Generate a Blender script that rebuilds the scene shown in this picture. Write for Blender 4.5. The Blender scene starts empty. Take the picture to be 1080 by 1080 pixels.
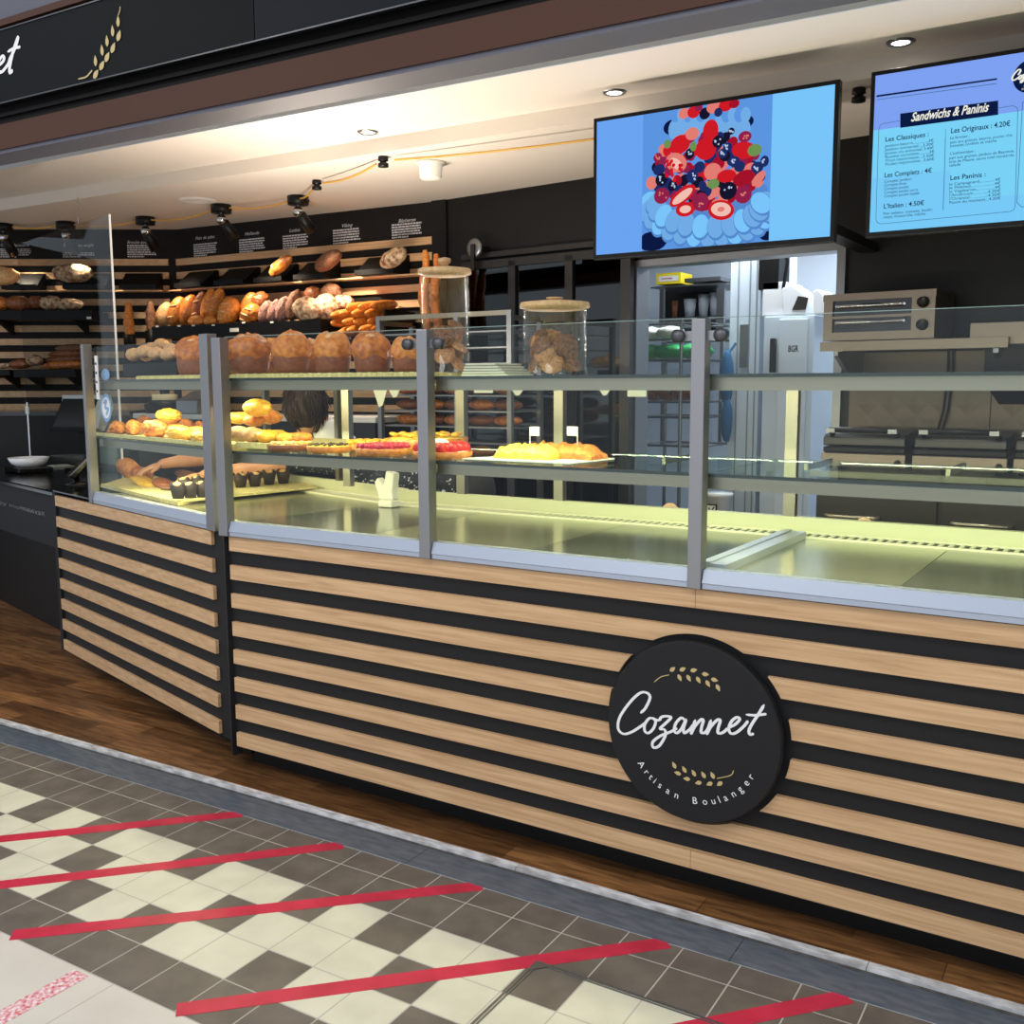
import bpy, bmesh, math, random
from mathutils import Vector, Matrix, noise, Euler
C = bpy.context.scene.collection
random.seed(7)
PI = math.pi
# ---------------------------------------------------------------- camera model (1080 px frame)
CAM = Vector((2.8468, -2.4873, 1.4248)); F = 1071.98
RR = Vector((0.8416527, 0.5400047, -0.0039555)); RU = Vector((-0.0647875, 0.1082444, 0.992011)); RF = Vector((-0.5361187, 0.8346725, -0.1260897))
def ray(px, py):
    return RR * ((px - 540) / F) + RU * ((540 - py) / F) + RF
class Frame:
    def __init__(s, o, deg):
        s.o = Vector((o[0], o[1], 0)); a = math.radians(deg); s.a = a
        s.eu = Vector((math.cos(a), math.sin(a), 0)); s.ev = Vector((-math.sin(a), math.cos(a), 0))
    def p(s, u, v, z): return s.o + s.eu * u + s.ev * v + Vector((0, 0, z))
    def hit(s, px, py, v=0.0):
        d = ray(px, py); t = ((s.o - CAM).dot(s.ev) + v) / d.dot(s.ev); P = CAM + d * t
        return ((P - s.o).dot(s.eu), P.z)
    def loc(s, P): P = Vector(P); return ((P - s.o).dot(s.eu), (P - s.o).dot(s.ev), P.z)
def atZ(px, py, z):
    d = ray(px, py); return CAM + d * ((z - CAM.z) / d.z)
def atY(px, py, y):
    d = ray(px, py); return CAM + d * ((y - CAM.y) / d.y)
W = Frame((0, 0), 0)
FL = Frame((-.03, .045), -15.1)
FT = Frame((.4022, -.2549), 1.395)
FA = Frame((-3.24, 2.54), 34.3)
FB = Frame((-3.24, 2.54), 3.25)
FD = Frame((-.92, 2.655), -5.49)
ZC = 2.53
# ---------------------------------------------------------------- materials
def lin(c):
    return tuple((x / 255 / 12.92 if x / 255 <= .04045 else ((x / 255 + .055) / 1.055) ** 2.4) for x in c[:3]) + (1,)
MATS = {}
def mat(name, col, rough=.6, metal=0, spec=.5, emit=None, estr=0, coat=0, noise_amt=0, noise_scale=20, col2=None, stretch=None, bump=0, trans=0):
    m = bpy.data.materials.new(name); m.use_nodes = True; nt = m.node_tree; b = nt.nodes['Principled BSDF']
    b.inputs['Base Color'].default_value = lin(col); b.inputs['Roughness'].default_value = rough; b.inputs['Metallic'].default_value = metal
    b.inputs['Specular IOR Level'].default_value = spec
    b.inputs['Coat Weight'].default_value = coat
    if trans: b.inputs['Transmission Weight'].default_value = trans
    if emit: b.inputs['Emission Color'].default_value = lin(emit); b.inputs['Emission Strength'].default_value = estr
    if col2 is not None or bump:
        tc = nt.nodes.new('ShaderNodeTexCoord'); mp = nt.nodes.new('ShaderNodeMapping'); nz = nt.nodes.new('ShaderNodeTexNoise')
        nt.links.new(tc.outputs['Object'], mp.inputs['Vector']); nt.links.new(mp.outputs[0], nz.inputs['Vector'])
        if stretch: mp.inputs['Scale'].default_value = stretch
        nz.inputs['Scale'].default_value = noise_scale; nz.inputs['Detail'].default_value = 5
        if col2 is not None:
            cr = nt.nodes.new('ShaderNodeValToRGB'); cr.color_ramp.elements[0].position = .35; cr.color_ramp.elements[1].position = .65
            cr.color_ramp.elements[0].color = lin(col); cr.color_ramp.elements[1].color = lin(col2)
            nt.links.new(nz.outputs['Fac'], cr.inputs[0]); nt.links.new(cr.outputs[0], b.inputs['Base Color'])
        if bump:
            bp = nt.nodes.new('ShaderNodeBump'); bp.inputs['Strength'].default_value = bump; bp.inputs['Distance'].default_value = .01
            nt.links.new(nz.outputs['Fac'], bp.inputs['Height']); nt.links.new(bp.outputs[0], b.inputs['Normal'])
    MATS[name] = m; return m
def emis(name, col, s=1.0):
    m = bpy.data.materials.new(name); m.use_nodes = True; nt = m.node_tree
    for n in list(nt.nodes): nt.nodes.remove(n)
    e = nt.nodes.new('ShaderNodeEmission'); o = nt.nodes.new('ShaderNodeOutputMaterial'); e.inputs[0].default_value = lin(col); e.inputs[1].default_value = s
    nt.links.new(e.outputs[0], o.inputs[0]); MATS[name] = m; return m
def glassmat(name, tint, refl=.06, rough=.01, fres=True):
    m = bpy.data.materials.new(name); m.use_nodes = True; nt = m.node_tree
    for n in list(nt.nodes): nt.nodes.remove(n)
    t = nt.nodes.new('ShaderNodeBsdfTransparent'); g = nt.nodes.new('ShaderNodeBsdfGlossy'); mx = nt.nodes.new('ShaderNodeMixShader')
    o = nt.nodes.new('ShaderNodeOutputMaterial'); lw = nt.nodes.new('ShaderNodeLayerWeight'); lw.inputs[0].default_value = .5
    pw_ = nt.nodes.new('ShaderNodeMath'); pw_.operation = 'POWER'; pw_.inputs[1].default_value = 4.5
    ml = nt.nodes.new('ShaderNodeMath'); ml.operation = 'MULTIPLY_ADD'; ml.inputs[1].default_value = .2; ml.inputs[2].default_value = refl
    ml.use_clamp = True
    nt.links.new(lw.outputs['Facing'], pw_.inputs[0])
    t.inputs[0].default_value = tint + (1,); g.inputs['Roughness'].default_value = rough; g.inputs[0].default_value = (.9, .95, .95, 1)
    nt.links.new(pw_.outputs[0], ml.inputs[0]); nt.links.new(ml.outputs[0], mx.inputs[0]); nt.links.new(t.outputs[0], mx.inputs[1]); nt.links.new(g.outputs[0], mx.inputs[2]); nt.links.new(mx.outputs[0], o.inputs[0])
    MATS[name] = m; return m
def woodmat(name, c1, c2, angle=0, rough=.55, sc=(1.2, 14, 30), planks=None, coat=0):
    m = bpy.data.materials.new(name); m.use_nodes = True; nt = m.node_tree; b = nt.nodes['Principled BSDF']; L = nt.links
    tc = nt.nodes.new('ShaderNodeTexCoord'); mp0 = nt.nodes.new('ShaderNodeMapping'); mp0.inputs['Rotation'].default_value = (0, 0, -math.radians(angle))
    mp = nt.nodes.new('ShaderNodeMapping'); mp.inputs['Scale'].default_value = sc
    nz = nt.nodes.new('ShaderNodeTexNoise'); nz.inputs['Scale'].default_value = 3; nz.inputs['Detail'].default_value = 8; nz.inputs['Distortion'].default_value = .6
    cr = nt.nodes.new('ShaderNodeValToRGB'); cr.color_ramp.elements[0].position = .3; cr.color_ramp.elements[1].position = .72
    cr.color_ramp.elements[0].color = lin(c1); cr.color_ramp.elements[1].color = lin(c2)
    L.new(tc.outputs['Object'], mp0.inputs[0]); L.new(mp0.outputs[0], mp.inputs[0]); L.new(mp.outputs[0], nz.inputs['Vector']); L.new(nz.outputs['Fac'], cr.inputs[0])
    out = cr.outputs[0]
    if planks:
        br = nt.nodes.new('ShaderNodeTexBrick'); br.offset = .37; br.inputs['Scale'].default_value = 1; br.inputs['Brick Width'].default_value = planks[0]; br.inputs['Row Height'].default_value = planks[1]
        br.inputs['Mortar Size'].default_value = .0012; br.inputs['Color1'].default_value = (.55, .5, .45, 1); br.inputs['Color2'].default_value = (1.5, 1.45, 1.4, 1); br.inputs['Mortar'].default_value = (.25, .22, .2, 1)
        L.new(mp0.outputs[0], br.inputs['Vector'])
        mu = nt.nodes.new('ShaderNodeMix'); mu.data_type = 'RGBA'; mu.blend_type = 'MULTIPLY'; mu.inputs[0].default_value = 1
        L.new(out, mu.inputs[6]); L.new(br.outputs['Color'], mu.inputs[7]); out = mu.outputs[2]
    L.new(out, b.inputs['Base Color']); b.inputs['Roughness'].default_value = rough; b.inputs['Coat Weight'].default_value = coat
    MATS[name] = m; return m
woodmat('oak', (186, 146, 104), (218, 180, 136))
woodmat('floorwood', (80, 54, 32), (150, 106, 64), angle=1.4, rough=.38, sc=(2, 18, 18), planks=(.62, .085))
woodmat('lidwood', (196, 158, 108), (224, 190, 140), sc=(20, 60, 8))
mat('charcoal', (27, 27, 29), .6, spec=.3)
mat('wallblack', (22, 20, 20), .7, spec=.2, col2=(27, 25, 25), noise_scale=3)
mat('black', (13, 13, 14), .45, spec=.3)
mat('gloss_black', (10, 10, 11), .12)
mat('fascia', (11, 15, 16), .6, spec=.12)
mat('fascia2', (17, 21, 28), .6, spec=.15)
mat('brown', (74, 46, 34), .55, spec=.2)
mat('darkbrown', (12, 9, 9), .6, spec=.15)
mat('purplegrey', (84, 84, 96), .5)
mat('mall_tint_face', (196, 203, 212), .6)  # cool mall light on the bulkhead, put into the colour
mat('ceiling', (222, 213, 202), .7)
mat('steel', (150, 146, 128), .34, .95, bump=.02, noise_scale=8, stretch=(1, 1, 60))
mat('steel_post', (150, 149, 150), .4, .9)
mat('post_dark', (92, 92, 96), .35, .8)
mat('rail', (176, 184, 198), .38, .55)
mat('darksteel', (70, 68, 66), .35, .9)
mat('deck', (178, 180, 156), .2, .8)
mat('deckdark', (120, 124, 112), .14, .7)
mat('rimcream', (206, 208, 172), .4)
mat('ventwhite', (232, 232, 200), .4)
mat('ventdark', (62, 64, 48), .6)
mat('white', (235, 235, 235), .5)
mat('white_gloss', (238, 240, 242), .2)
mat('cream', (232, 222, 180), .6)
mat('tray_cream', (226, 214, 150), .5, col2=(200, 186, 122), noise_scale=60)
mat('paper', (236, 236, 224), .7)
mat('gold', (196, 172, 118), .5)
mat('tile_dark', (98, 90, 82), .42, col2=(112, 103, 94), noise_scale=12)
mat('tile_cream', (208, 204, 182), .38, col2=(218, 214, 192), noise_scale=9)
mat('tile_large', (206, 198, 186), .4, col2=(214, 207, 195), noise_scale=5)
mat('grout', (186, 180, 168), .8)
mat('redtape', (205, 44, 74), .4, col2=(188, 36, 62), noise_scale=14)
mat('specktape', (238, 228, 232), .5, col2=(206, 60, 66), noise_scale=90)
mat('bluegrey', (104, 116, 130), .35, .5, col2=(128, 138, 150), noise_scale=14, stretch=(1, 4, 1))
mat('wornmetal', (236, 236, 238), .5, .1, col2=(176, 174, 172), noise_scale=16, stretch=(1, 3, 1))
mat('recess', (52, 50, 50), .5, col2=(84, 82, 80), noise_scale=30)
mat('kitchenwhite', (214, 224, 236), .5)
mat('kitchengrey', (150, 156, 162), .5)
mat('bluetowel', (40, 96, 140), .8)
mat('green', (40, 176, 96), .5)
mat('yellow', (240, 214, 40), .5)
mat('redlabel', (190, 50, 40), .5)
mat('cable', (206, 160, 70), .5)
mat('clear_cable', (206, 190, 160), .4)
mat('skin', (226, 168, 128), .5, col2=(216, 150, 112), noise_scale=12)
mat('hair', (26, 19, 18), .55, spec=.3, col2=(58, 40, 34), noise_scale=60, stretch=(1, 1, 12))
mat('apron', (44, 48, 60), .8, col2=(58, 62, 76), noise_scale=30)
mat('chalk', (206, 206, 210), .8)
mat('collar', (210, 210, 214), .7)
mat('backtile', (92, 82, 72), .4, .6)
mat('bag', (150, 168, 140), .8)
mat('crust_gold', (226, 150, 66), .45, col2=(190, 104, 38), noise_scale=57, bump=.35)
mat('crust_amber', (214, 132, 56), .35, col2=(160, 84, 34), noise_scale=46, bump=.3)
mat('crust_brown', (150, 86, 44), .45, col2=(104, 56, 28), noise_scale=65, bump=.4)
mat('crust_dark', (92, 54, 36), .6, col2=(140, 96, 66), noise_scale=117, bump=.6)
mat('crust_seed', (104, 60, 54), .6, col2=(176, 134, 120), noise_scale=120, bump=.8)
mat('crust_flour', (226, 200, 164), .7, col2=(120, 70, 40), noise_scale=36, bump=.6)
mat('crust_pale', (232, 188, 134), .6, col2=(204, 152, 98), noise_scale=65, bump=.3)
mat('crust_yellow', (240, 196, 74), .35, col2=(226, 158, 40), noise_scale=72, bump=.35)
mat('crust_side', (146, 84, 48), .55, col2=(120, 66, 38), noise_scale=78, bump=.2)
mat('cookie', (226, 168, 104), .7, col2=(176, 112, 60), noise_scale=130, bump=.6)
mat('cookie_dark', (164, 112, 70), .7, col2=(92, 54, 34), noise_scale=130, bump=.6)
mat('custard', (246, 204, 50), .3, col2=(250, 226, 110), noise_scale=78, bump=.2)
mat('cheese', (250, 226, 150), .5, col2=(224, 180, 90), noise_scale=104, bump=.5)
mat('raspberry', (186, 36, 62), .4, bump=.7, noise_scale=182)
mat('strawberry', (214, 34, 28), .25, bump=.2, noise_scale=156)
mat('cream_white', (250, 244, 228), .4)
mat('muffinpaper', (46, 35, 27), .7)
mat('steel_warm', (128, 116, 103), .36, .95, bump=.02, noise_scale=8, stretch=(1, 1, 60))
mat('muffintop', (240, 206, 140), .6, col2=(214, 160, 84), noise_scale=104, bump=.4)
mat('peppers', (60, 40, 24), .5)
mat('chrome', (210, 210, 210), .08, 1)
mat('lampface', (255, 240, 214), .4, emit=(255, 232, 196), estr=12)
mat('lampcool', (255, 250, 235), .4, emit=(255, 250, 236), estr=9)
mat('screen_off', (52, 50, 48), .15)
mat('steelgrey', (140, 142, 144), .35, .85)
mat('bin', (168, 172, 178), .35)
mat('napkin', (206, 208, 190), .8)
mat('sticker', (132, 168, 206), .5)
mat('holder', (8, 8, 9), .5, spec=.2)
mat('detector', (226, 222, 212), .5)
mat('ledstrip', (255, 246, 190), .4, emit=(255, 244, 160), estr=2.2)
glassmat('glass', (.97, .985, .975), refl=.012)
glassmat('shelfglass', (.86, .93, .88), refl=.06)
glassmat('jarglass', (.97, .97, .97), refl=.035)
glassmat('guard', (.84, .86, .86), refl=.015)
glassmat('doorglass', (.12, .12, .12), refl=.07)
mat('glassedge', (30, 44, 40), .1)
mat('glassedge_light', (150, 176, 166), .1)
# ---------------------------------------------------------------- builders
class MB:
    def __init__(s): s.v = []; s.f = []; s.m = []; s.sm = []
    def add(s, vs, fs, mi=0, smooth=False):
        o = len(s.v); s.v += [Vector(x) for x in vs]
        for f in fs: s.f.append([i + o for i in f]); s.m.append(mi); s.sm.append(smooth)
        return s
    def box(s, fr, u0, u1, v0, v1, z0, z1, mi=0):
        P = [fr.p(u, v, z) for z in (z0, z1) for u, v in ((u0, v0), (u1, v0), (u1, v1), (u0, v1))]
        return s.add(P, [(3, 2, 1, 0), (4, 5, 6, 7), (0, 1, 5, 4), (1, 2, 6, 5), (2, 3, 7, 6), (3, 0, 4, 7)], mi)
    def prism(s, pts, z0, z1, mi=0):     # pts world xy ccw
        n = len(pts); P = [Vector((p[0], p[1], z0)) for p in pts] + [Vector((p[0], p[1], z1)) for p in pts]
        return s.add(P, [tuple(range(n - 1, -1, -1)), tuple(range(n, 2 * n))] + [(i, (i + 1) % n, (i + 1) % n + n, i + n) for i in range(n)], mi)
    def uz(s, fr, pts, v0, v1, mi=0):    # polygon in the frame's u,z plane, extruded v0 (front) to v1
        n = len(pts); P = [fr.p(u, v0, z) for u, z in pts] + [fr.p(u, v1, z) for u, z in pts]
        return s.add(P, [tuple(range(n)), tuple(range(2 * n - 1, n - 1, -1))] + [((i + 1) % n, i, i + n, (i + 1) % n + n) for i in range(n)], mi)
    def vz(s, fr, pts, u0, u1, mi=0):    # profile in v,z extruded along u
        n = len(pts); P = [fr.p(u0, v, z) for v, z in pts] + [fr.p(u1, v, z) for v, z in pts]
        return s.add(P, [tuple(range(n)), tuple(range(2 * n - 1, n - 1, -1))] + [((i + 1) % n, i, i + n, (i + 1) % n + n) for i in range(n)], mi)
    def tube(s, pts, r, mi=0, n=10, caps=True):
        pts = [Vector(p) for p in pts]; rs = r if isinstance(r, (list, tuple)) else [r] * len(pts); R = []
        for i, p in enumerate(pts):
            d = (pts[min(i + 1, len(pts) - 1)] - pts[max(i - 1, 0)]).normalized()
            a = d.orthogonal().normalized() if abs(d.z) > .9 else d.cross(Vector((0, 0, 1))).normalized()
            b = d.cross(a).normalized()
            R.append([p + (a * math.cos(2 * PI * k / n) + b * math.sin(2 * PI * k / n)) * rs[i] for k in range(n)])
        vs = [x for q in R for x in q]; fs = []
        for i in range(len(pts) - 1):
            for k in range(n): fs.append((i * n + k, i * n + (k + 1) % n, (i + 1) * n + (k + 1) % n, (i + 1) * n + k))
        s.add(vs, fs, mi, True)
        if caps: s.add(R[0], [tuple(range(n))], mi); s.add(R[-1], [tuple(range(n - 1, -1, -1))], mi)
        return s
    def lathe(s, c, prof, mi=0, n=32, axis=None, smooth=True):
        c = Vector(c); ax = (axis or Vector((0, 0, 1))).normalized(); a = ax.orthogonal().normalized(); b = ax.cross(a)
        vs = []
        for r, h in prof:
            for k in range(n): t = 2 * PI * k / n; vs.append(c + ax * h + (a * math.cos(t) + b * math.sin(t)) * r)
        fs = []
        for i in range(len(prof) - 1):
            for k in range(n): fs.append((i * n + k, i * n + (k + 1) % n, (i + 1) * n + (k + 1) % n, (i + 1) * n + k))
        return s.add(vs, fs, mi, smooth)
    def blob(s, c, r, rot=None, mi=0, seed=0, amp=.08, fq=3.0, sub=3, flat=0, fn=None):
        bm = bmesh.new(); bmesh.ops.create_icosphere(bm, subdivisions=sub, radius=1)
        R = rot.to_matrix() if isinstance(rot, Euler) else (rot or Matrix.Identity(3)); c = Vector(c); off = Vector((seed * 7.3, seed * 3.1, seed * 1.7)); vs = []
        for v in bm.verts:
            q = v.co.copy(); k = 1 + amp * noise.noise(q * fq + off)
            if fn: q = fn(q)
            q = Vector((q.x * r[0] * k, q.y * r[1] * k, q.z * r[2] * k))
            if flat and q.z < -r[2] * flat: q.z = -r[2] * flat
            vs.append(c + R @ q)
        fs = [tuple(v.index for v in f.verts) for f in bm.faces]; bm.free()
        return s.add(vs, fs, mi, True)
    def disc(s, fr, u, z, v, ru, rz, mi=0, ang=0, n=20):
        P = []
        for k in range(n):
            t = 2 * PI * k / n; x = math.cos(t) * ru; y = math.sin(t) * rz
            P.append(fr.p(u + x * math.cos(ang) - y * math.sin(ang), v, z + x * math.sin(ang) + y * math.cos(ang)))
        return s.add(P, [tuple(range(n))], mi)
    def text(s, fr, body, u, z, v, h, width=None, mi=0, shear=0, ang=0, align='LEFT', bold=0):
        cu = bpy.data.curves.new('t', 'FONT'); cu.body = body; cu.size = 1; cu.shear = shear; cu.align_x = align; cu.offset = bold; cu.resolution_u = 3
        ob = bpy.data.objects.new('t', cu); C.objects.link(ob); dg = bpy.context.evaluated_depsgraph_get(); me = bpy.data.meshes.new_from_object(ob.evaluated_get(dg))
        vs = [x.co.copy() for x in me.vertices]; fs = [tuple(p.vertices) for p in me.polygons]
        bpy.data.objects.remove(ob); bpy.data.curves.remove(cu); bpy.data.meshes.remove(me)
        if not vs: return s
        k = h / .7; kx = k
        if width: x0 = min(a.x for a in vs); x1 = max(a.x for a in vs); kx = width / (x1 - x0)
        P = []
        for a in vs:
            x = a.x * kx; y = a.y * k
            P.append(fr.p(u + x * math.cos(ang) - y * math.sin(ang), v, z + x * math.sin(ang) + y * math.cos(ang)))
        return s.add(P, fs, mi)
    def line(s, fr, pts, w, v, mi=0):
        for a, b in zip(pts, pts[1:]):
            a = Vector(a); b = Vector(b); d = (b - a).normalized(); n = Vector((-d.y, d.x)) * w / 2; a = a - d * w * .3; b = b + d * w * .3
            s.add([fr.p(q.x, v, q.y) for q in (a + n, b + n, b - n, a - n)], [(0, 1, 2, 3)], mi)
        return s
    def stroke(s, fr, pts, w, v, mi=0):   # smooth ribbon through u,z points
        q = []
        P = [Vector(p) for p in pts]; P = [P[0] * 2 - P[1]] + P + [P[-1] * 2 - P[-2]]
        for i in range(1, len(P) - 2):
            for k in range(5):
                t = k / 5; a, b, c_, d = P[i - 1], P[i], P[i + 1], P[i + 2]
                q.append(.5 * ((2 * b) + (c_ - a) * t + (2 * a - 5 * b + 4 * c_ - d) * t * t + (3 * b - a - 3 * c_ + d) * t ** 3))
        q.append(P[-2]); n = len(q); Lf = []; Rt = []
        for i in range(n):
            d = (q[min(i + 1, n - 1)] - q[max(i - 1, 0)])
            d = d.normalized() if d.length > 1e-9 else Vector((1, 0)); nn = Vector((-d.y, d.x)); ww = w * (.5 + .18 * abs(d.y)) * (.6 if i in (0, n - 1) else 1)
            Lf.append(q[i] + nn * ww); Rt.append(q[i] - nn * ww)
        for i in range(n):
            vv = v - 4e-6 * (len(s.f) % 60)
            r_ = (Lf[i] - q[i]).length * .98; P2 = [fr.p(q[i].x + r_ * math.cos(2 * PI * k / 10), vv, q[i].y + r_ * math.sin(2 * PI * k / 10)) for k in range(10)]; s.add(P2, [tuple(range(10))], mi)
            if i < n - 1:
                vv -= 2e-6; d = q[i + 1] - q[i]
                if d.length > 1e-7: d.normalize(); m = Vector((-d.y, d.x)) * r_; s.add([fr.p(a.x, vv, a.y) for a in (q[i] + m, q[i + 1] + m, q[i + 1] - m, q[i] - m)], [(0, 1, 2, 3)], mi)
        return s
    def build(s, name, mats, parent=None, origin=None, bevel=0):
        me = bpy.data.meshes.new(name)
        if isinstance(mats, str): mats = [mats]
        inv = Matrix.Identity(4)
        if parent is not None:
            inv = worldm(parent).inverted()
        elif origin is not None: inv = Matrix.Translation(-Vector(origin))
        me.from_pydata([inv @ v for v in s.v], [], s.f)
        for m in mats: me.materials.append(MATS[m])
        for p, mi, sm in zip(me.polygons, s.m, s.sm): p.material_index = mi; p.use_smooth = sm
        bm = bmesh.new(); bm.from_mesh(me)
        if len(s.f) < 60000: bmesh.ops.recalc_face_normals(bm, faces=bm.faces)
        bm.to_mesh(me); bm.free(); me.update()
        o = bpy.data.objects.new(name, me); C.objects.link(o)
        if parent is not None: o.parent = parent
        elif origin is not None: o.location = origin
        if bevel:
            b = o.modifiers.new('b', 'BEVEL'); b.width = bevel; b.segments = 2; b.limit_method = 'ANGLE'
        return o
def worldm(o):
    m = Matrix.Identity(4)
    while o is not None:
        m = Matrix.LocRotScale(o.location, o.rotation_euler, o.scale) @ m; o = o.parent
    return m
def tag(o, label, cat, group=None, kind=None):
    o['label'] = label; o['category'] = cat
    if group: o['group'] = group
    if kind: o['kind'] = kind
    return o
def empty(name, loc, label, cat, group=None, rz=0):
    o = bpy.data.objects.new(name, None); C.objects.link(o); o.location = loc; o.rotation_euler = (0, 0, rz); o.empty_display_size = .05
    return tag(o, label, cat, group)
def struct(mb, name, mats, **k):
    o = mb.build(name, mats, **k); o['kind'] = 'structure'; return o
def thing(mb, name, mats, label, cat, group=None, origin=None, **k):
    if origin is None:
        lo = Vector((min(v.x for v in mb.v), min(v.y for v in mb.v), min(v.z for v in mb.v))); hi = Vector((max(v.x for v in mb.v), max(v.y for v in mb.v), max(v.z for v in mb.v)))
        origin = ((lo.x + hi.x) / 2, (lo.y + hi.y) / 2, lo.z)
    return tag(mb.build(name, mats, origin=origin, **k), label, cat, group)
def lamp(kind, loc, energy, col, size=.1, rot=None, sizey=None, target=None, spot=60, blend=.5):
    l = bpy.data.lights.new('light_' + kind.lower(), kind); l.energy = energy; l.color = col
    if kind == 'AREA':
        l.size = size
        if sizey: l.shape = 'RECTANGLE'; l.size_y = sizey
    else: l.shadow_soft_size = size
    if kind == 'SPOT': l.spot_size = math.radians(spot); l.spot_blend = blend
    o = bpy.data.objects.new(l.name, l); C.objects.link(o); o.location = loc
    if target is not None: o.rotation_euler = (Vector(target) - Vector(loc)).to_track_quat('-Z', 'Y').to_euler()
    elif rot: o.rotation_euler = rot
    return o
ORD = ['leftmost', 'second from the left', 'third from the left', 'fourth from the left', 'fifth from the left', 'sixth from the left', 'seventh from the left', 'eighth from the left', 'ninth from the left', 'tenth from the left', 'eleventh from the left', 'twelfth from the left', 'thirteenth from the left', 'fourteenth from the left']
# ---------------------------------------------------------------- the shell
mb = MB(); T = .15; g = .0019
mb.box(FT, -9, 6, -4.2, .001, -.05, -.0004, 3)
PAT = 'DCDCCDCC'
for c in range(-40, 22):
    for r in range(0, 6):
        v1 = 0 if r == 0 else -.0975 - (r - 1) * T; v0 = -.0975 - r * T
        if r in (2, 4): k = PAT[(c + (5 if r == 2 else 1)) % 8]
        elif r == 3: k = 'D' if c % 4 == 2 else 'C'
        else: k = 'D'
        P = [FT.p(u, v, 0) for u, v in ((c * T + g, v0 + g), ((c + 1) * T - g, v0 + g), ((c + 1) * T - g, v1 - g), (c * T + g, v1 - g))]
        mb.add(P, [(0, 1, 2, 3)], 0 if k == 'D' else 1)
for i in range(-13, 8):
    for j in range(0, 7):
        u0 = -.06 + i * .45; v1 = -.8475 - j * .45
        mb.add([FT.p(u, v, 0) for u, v in ((u0 + g, v1 - .45 + g), (u0 + .45 - g, v1 - .45 + g), (u0 + .45 - g, v1 - g), (u0 + g, v1 - g))], [(0, 1, 2, 3)], 2)
struct(mb, 'floor', ['tile_dark', 'tile_cream', 'tile_large', 'grout'])
mb = MB(); mb.box(FT, -9, 6, .168, 7, -.05, .004); struct(mb, 'floor', ['floorwood'])
# metal threshold between mall tiles and the shop's boards
mb = MB()
for i in range(-6, 5):
    u0 = i * 1.0 + .62
    mb.box(FT, u0 + .001, u0 + .999, .001, .112, -.03, .004, 0); mb.box(FT, u0, u0 + 1, .112, .136, -.03, -.002, 1)
    mb.box(FT, u0 + .3, u0 + 1.298, .136, .166, -.03, .007, 2)
struct(mb, 'trim_1', ['bluegrey', 'recess', 'wornmetal'])
# walls
def wall(name, fr, u0, u1, z0=0, z1=ZC, m='wallblack', t=.12):
    b = MB(); b.box(fr, u0, u1, 0, t, z0, z1); return struct(b, name, [m])
wall('wall_left', FA, -3.4, .0)
wl = wall('wall_back', FB, .0, 2.32)
mb = MB(); mb.box(FB, 2.22, 2.325, -.03, -.001, 0, ZC); struct(mb, 'trim_2', ['wallblack'])
uDL = FD.hit(668, 277)[0]; uDR = FD.hit(893, 252)[0]; zDT = 2.065
mb = MB(); mb.box(FD, 0, uDL, 0, .1, 0, ZC); mb.box(FD, uDL, uDR, 0, .1, zDT, ZC); mb.box(FD, uDR, 4.4, 0, .1, 0, ZC); struct(mb, 'wall_right', ['black'])
wall('wall_front', Frame((3.78, 2.2), -90), .0, 2.1)
mb = MB(); mb.box(FT, -5.6, 5, 1.73, 6.6, ZC, 2.8); mb.box(FT, -5.6, 5, 1.2, 1.729, 2.6, 3.0); mb.box(FT, -5.6, 5, -.02, 1.2, 2.95, 3.0); struct(mb, 'ceiling', ['ceiling'])
mb = MB(); mb.box(FT, -5.6, 5, 1.19, 1.1995, 2.6, 2.95); struct(mb, 'trim_9', ['mall_tint_face'])  # thin board over the bulkhead carrying the painted mall light
# shopfront header
zz = lambda y, v=.05: FT.hit(0, y, v)[1]
mb = MB(); mb.box(FT, -5.6, 5, .05, .16, 2.285, 2.372, 0); mb.box(FT, -5.6, 5, .058, .18, 2.272, 2.285, 1); struct(mb, 'trim_3', ['brown', 'purplegrey'])
mb = MB(); mb.box(FT, -5.6, 5, .075, .16, 2.372, 2.46, 0); mb.box(FT, -5.6, 5, .06, .16, 2.402, 2.415, 0); mb.box(FT, -5.6, 5, .045, .16, 2.66, 2.72, 0); mb.box(FT, -5.6, 5, .03, .16, zz(31), zz(24), 1)
struct(mb, 'trim_4', ['darkbrown', 'brown'])
mb = MB(); mb.box(FT, -5.6, 5, .05, .16, zz(23), 3.3); struct(mb, 'wall_facade', ['purplegrey'])
sg = empty('fascia_sign', FT.p(-.5, .05, 2.45), 'long dark shop fascia sign above the counter with white script and a gold wheat ear', 'sign')
us = FT.hit(268, 20, .03)[0]
b = MB(); b.box(FT, -2.6, us - .002, .03, .05, 2.436, 2.683); b.build('sign_panel', 'fascia', sg)
b = MB(); b.box(FT, us + .002, 3.6, .03, .05, 2.436, 2.683); b.build('sign_panel', 'fascia2', sg)
b = MB(); b.box(FT, -2.6, 3.6, .026, .031, 2.434, 2.438); b.box(FT, -2.6, 3.6, .026, .031, 2.681, 2.685); b.build('edge_trim', 'post_dark', sg)
def fsg(x, y): return FT.hit(x / 3.6, y / 3.6, .028)
b = MB(); b.stroke(FT, [fsg(-30, 262), (fsg(5, 240)), fsg(16, 222), fsg(8, 214), fsg(-8, 240), fsg(-6, 268), fsg(8, 272), fsg(34, 240)], .011, .028)
b.stroke(FT, [fsg(30, 240), fsg(58, 180), fsg(68, 143), fsg(50, 195), fsg(37, 255), fsg(38, 275), fsg(47, 268)], .012, .028); b.stroke(FT, [fsg(30, 196), fsg(52, 184), fsg(76, 178)], .010, .028); b.build('lettering', 'white', sg)
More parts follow.
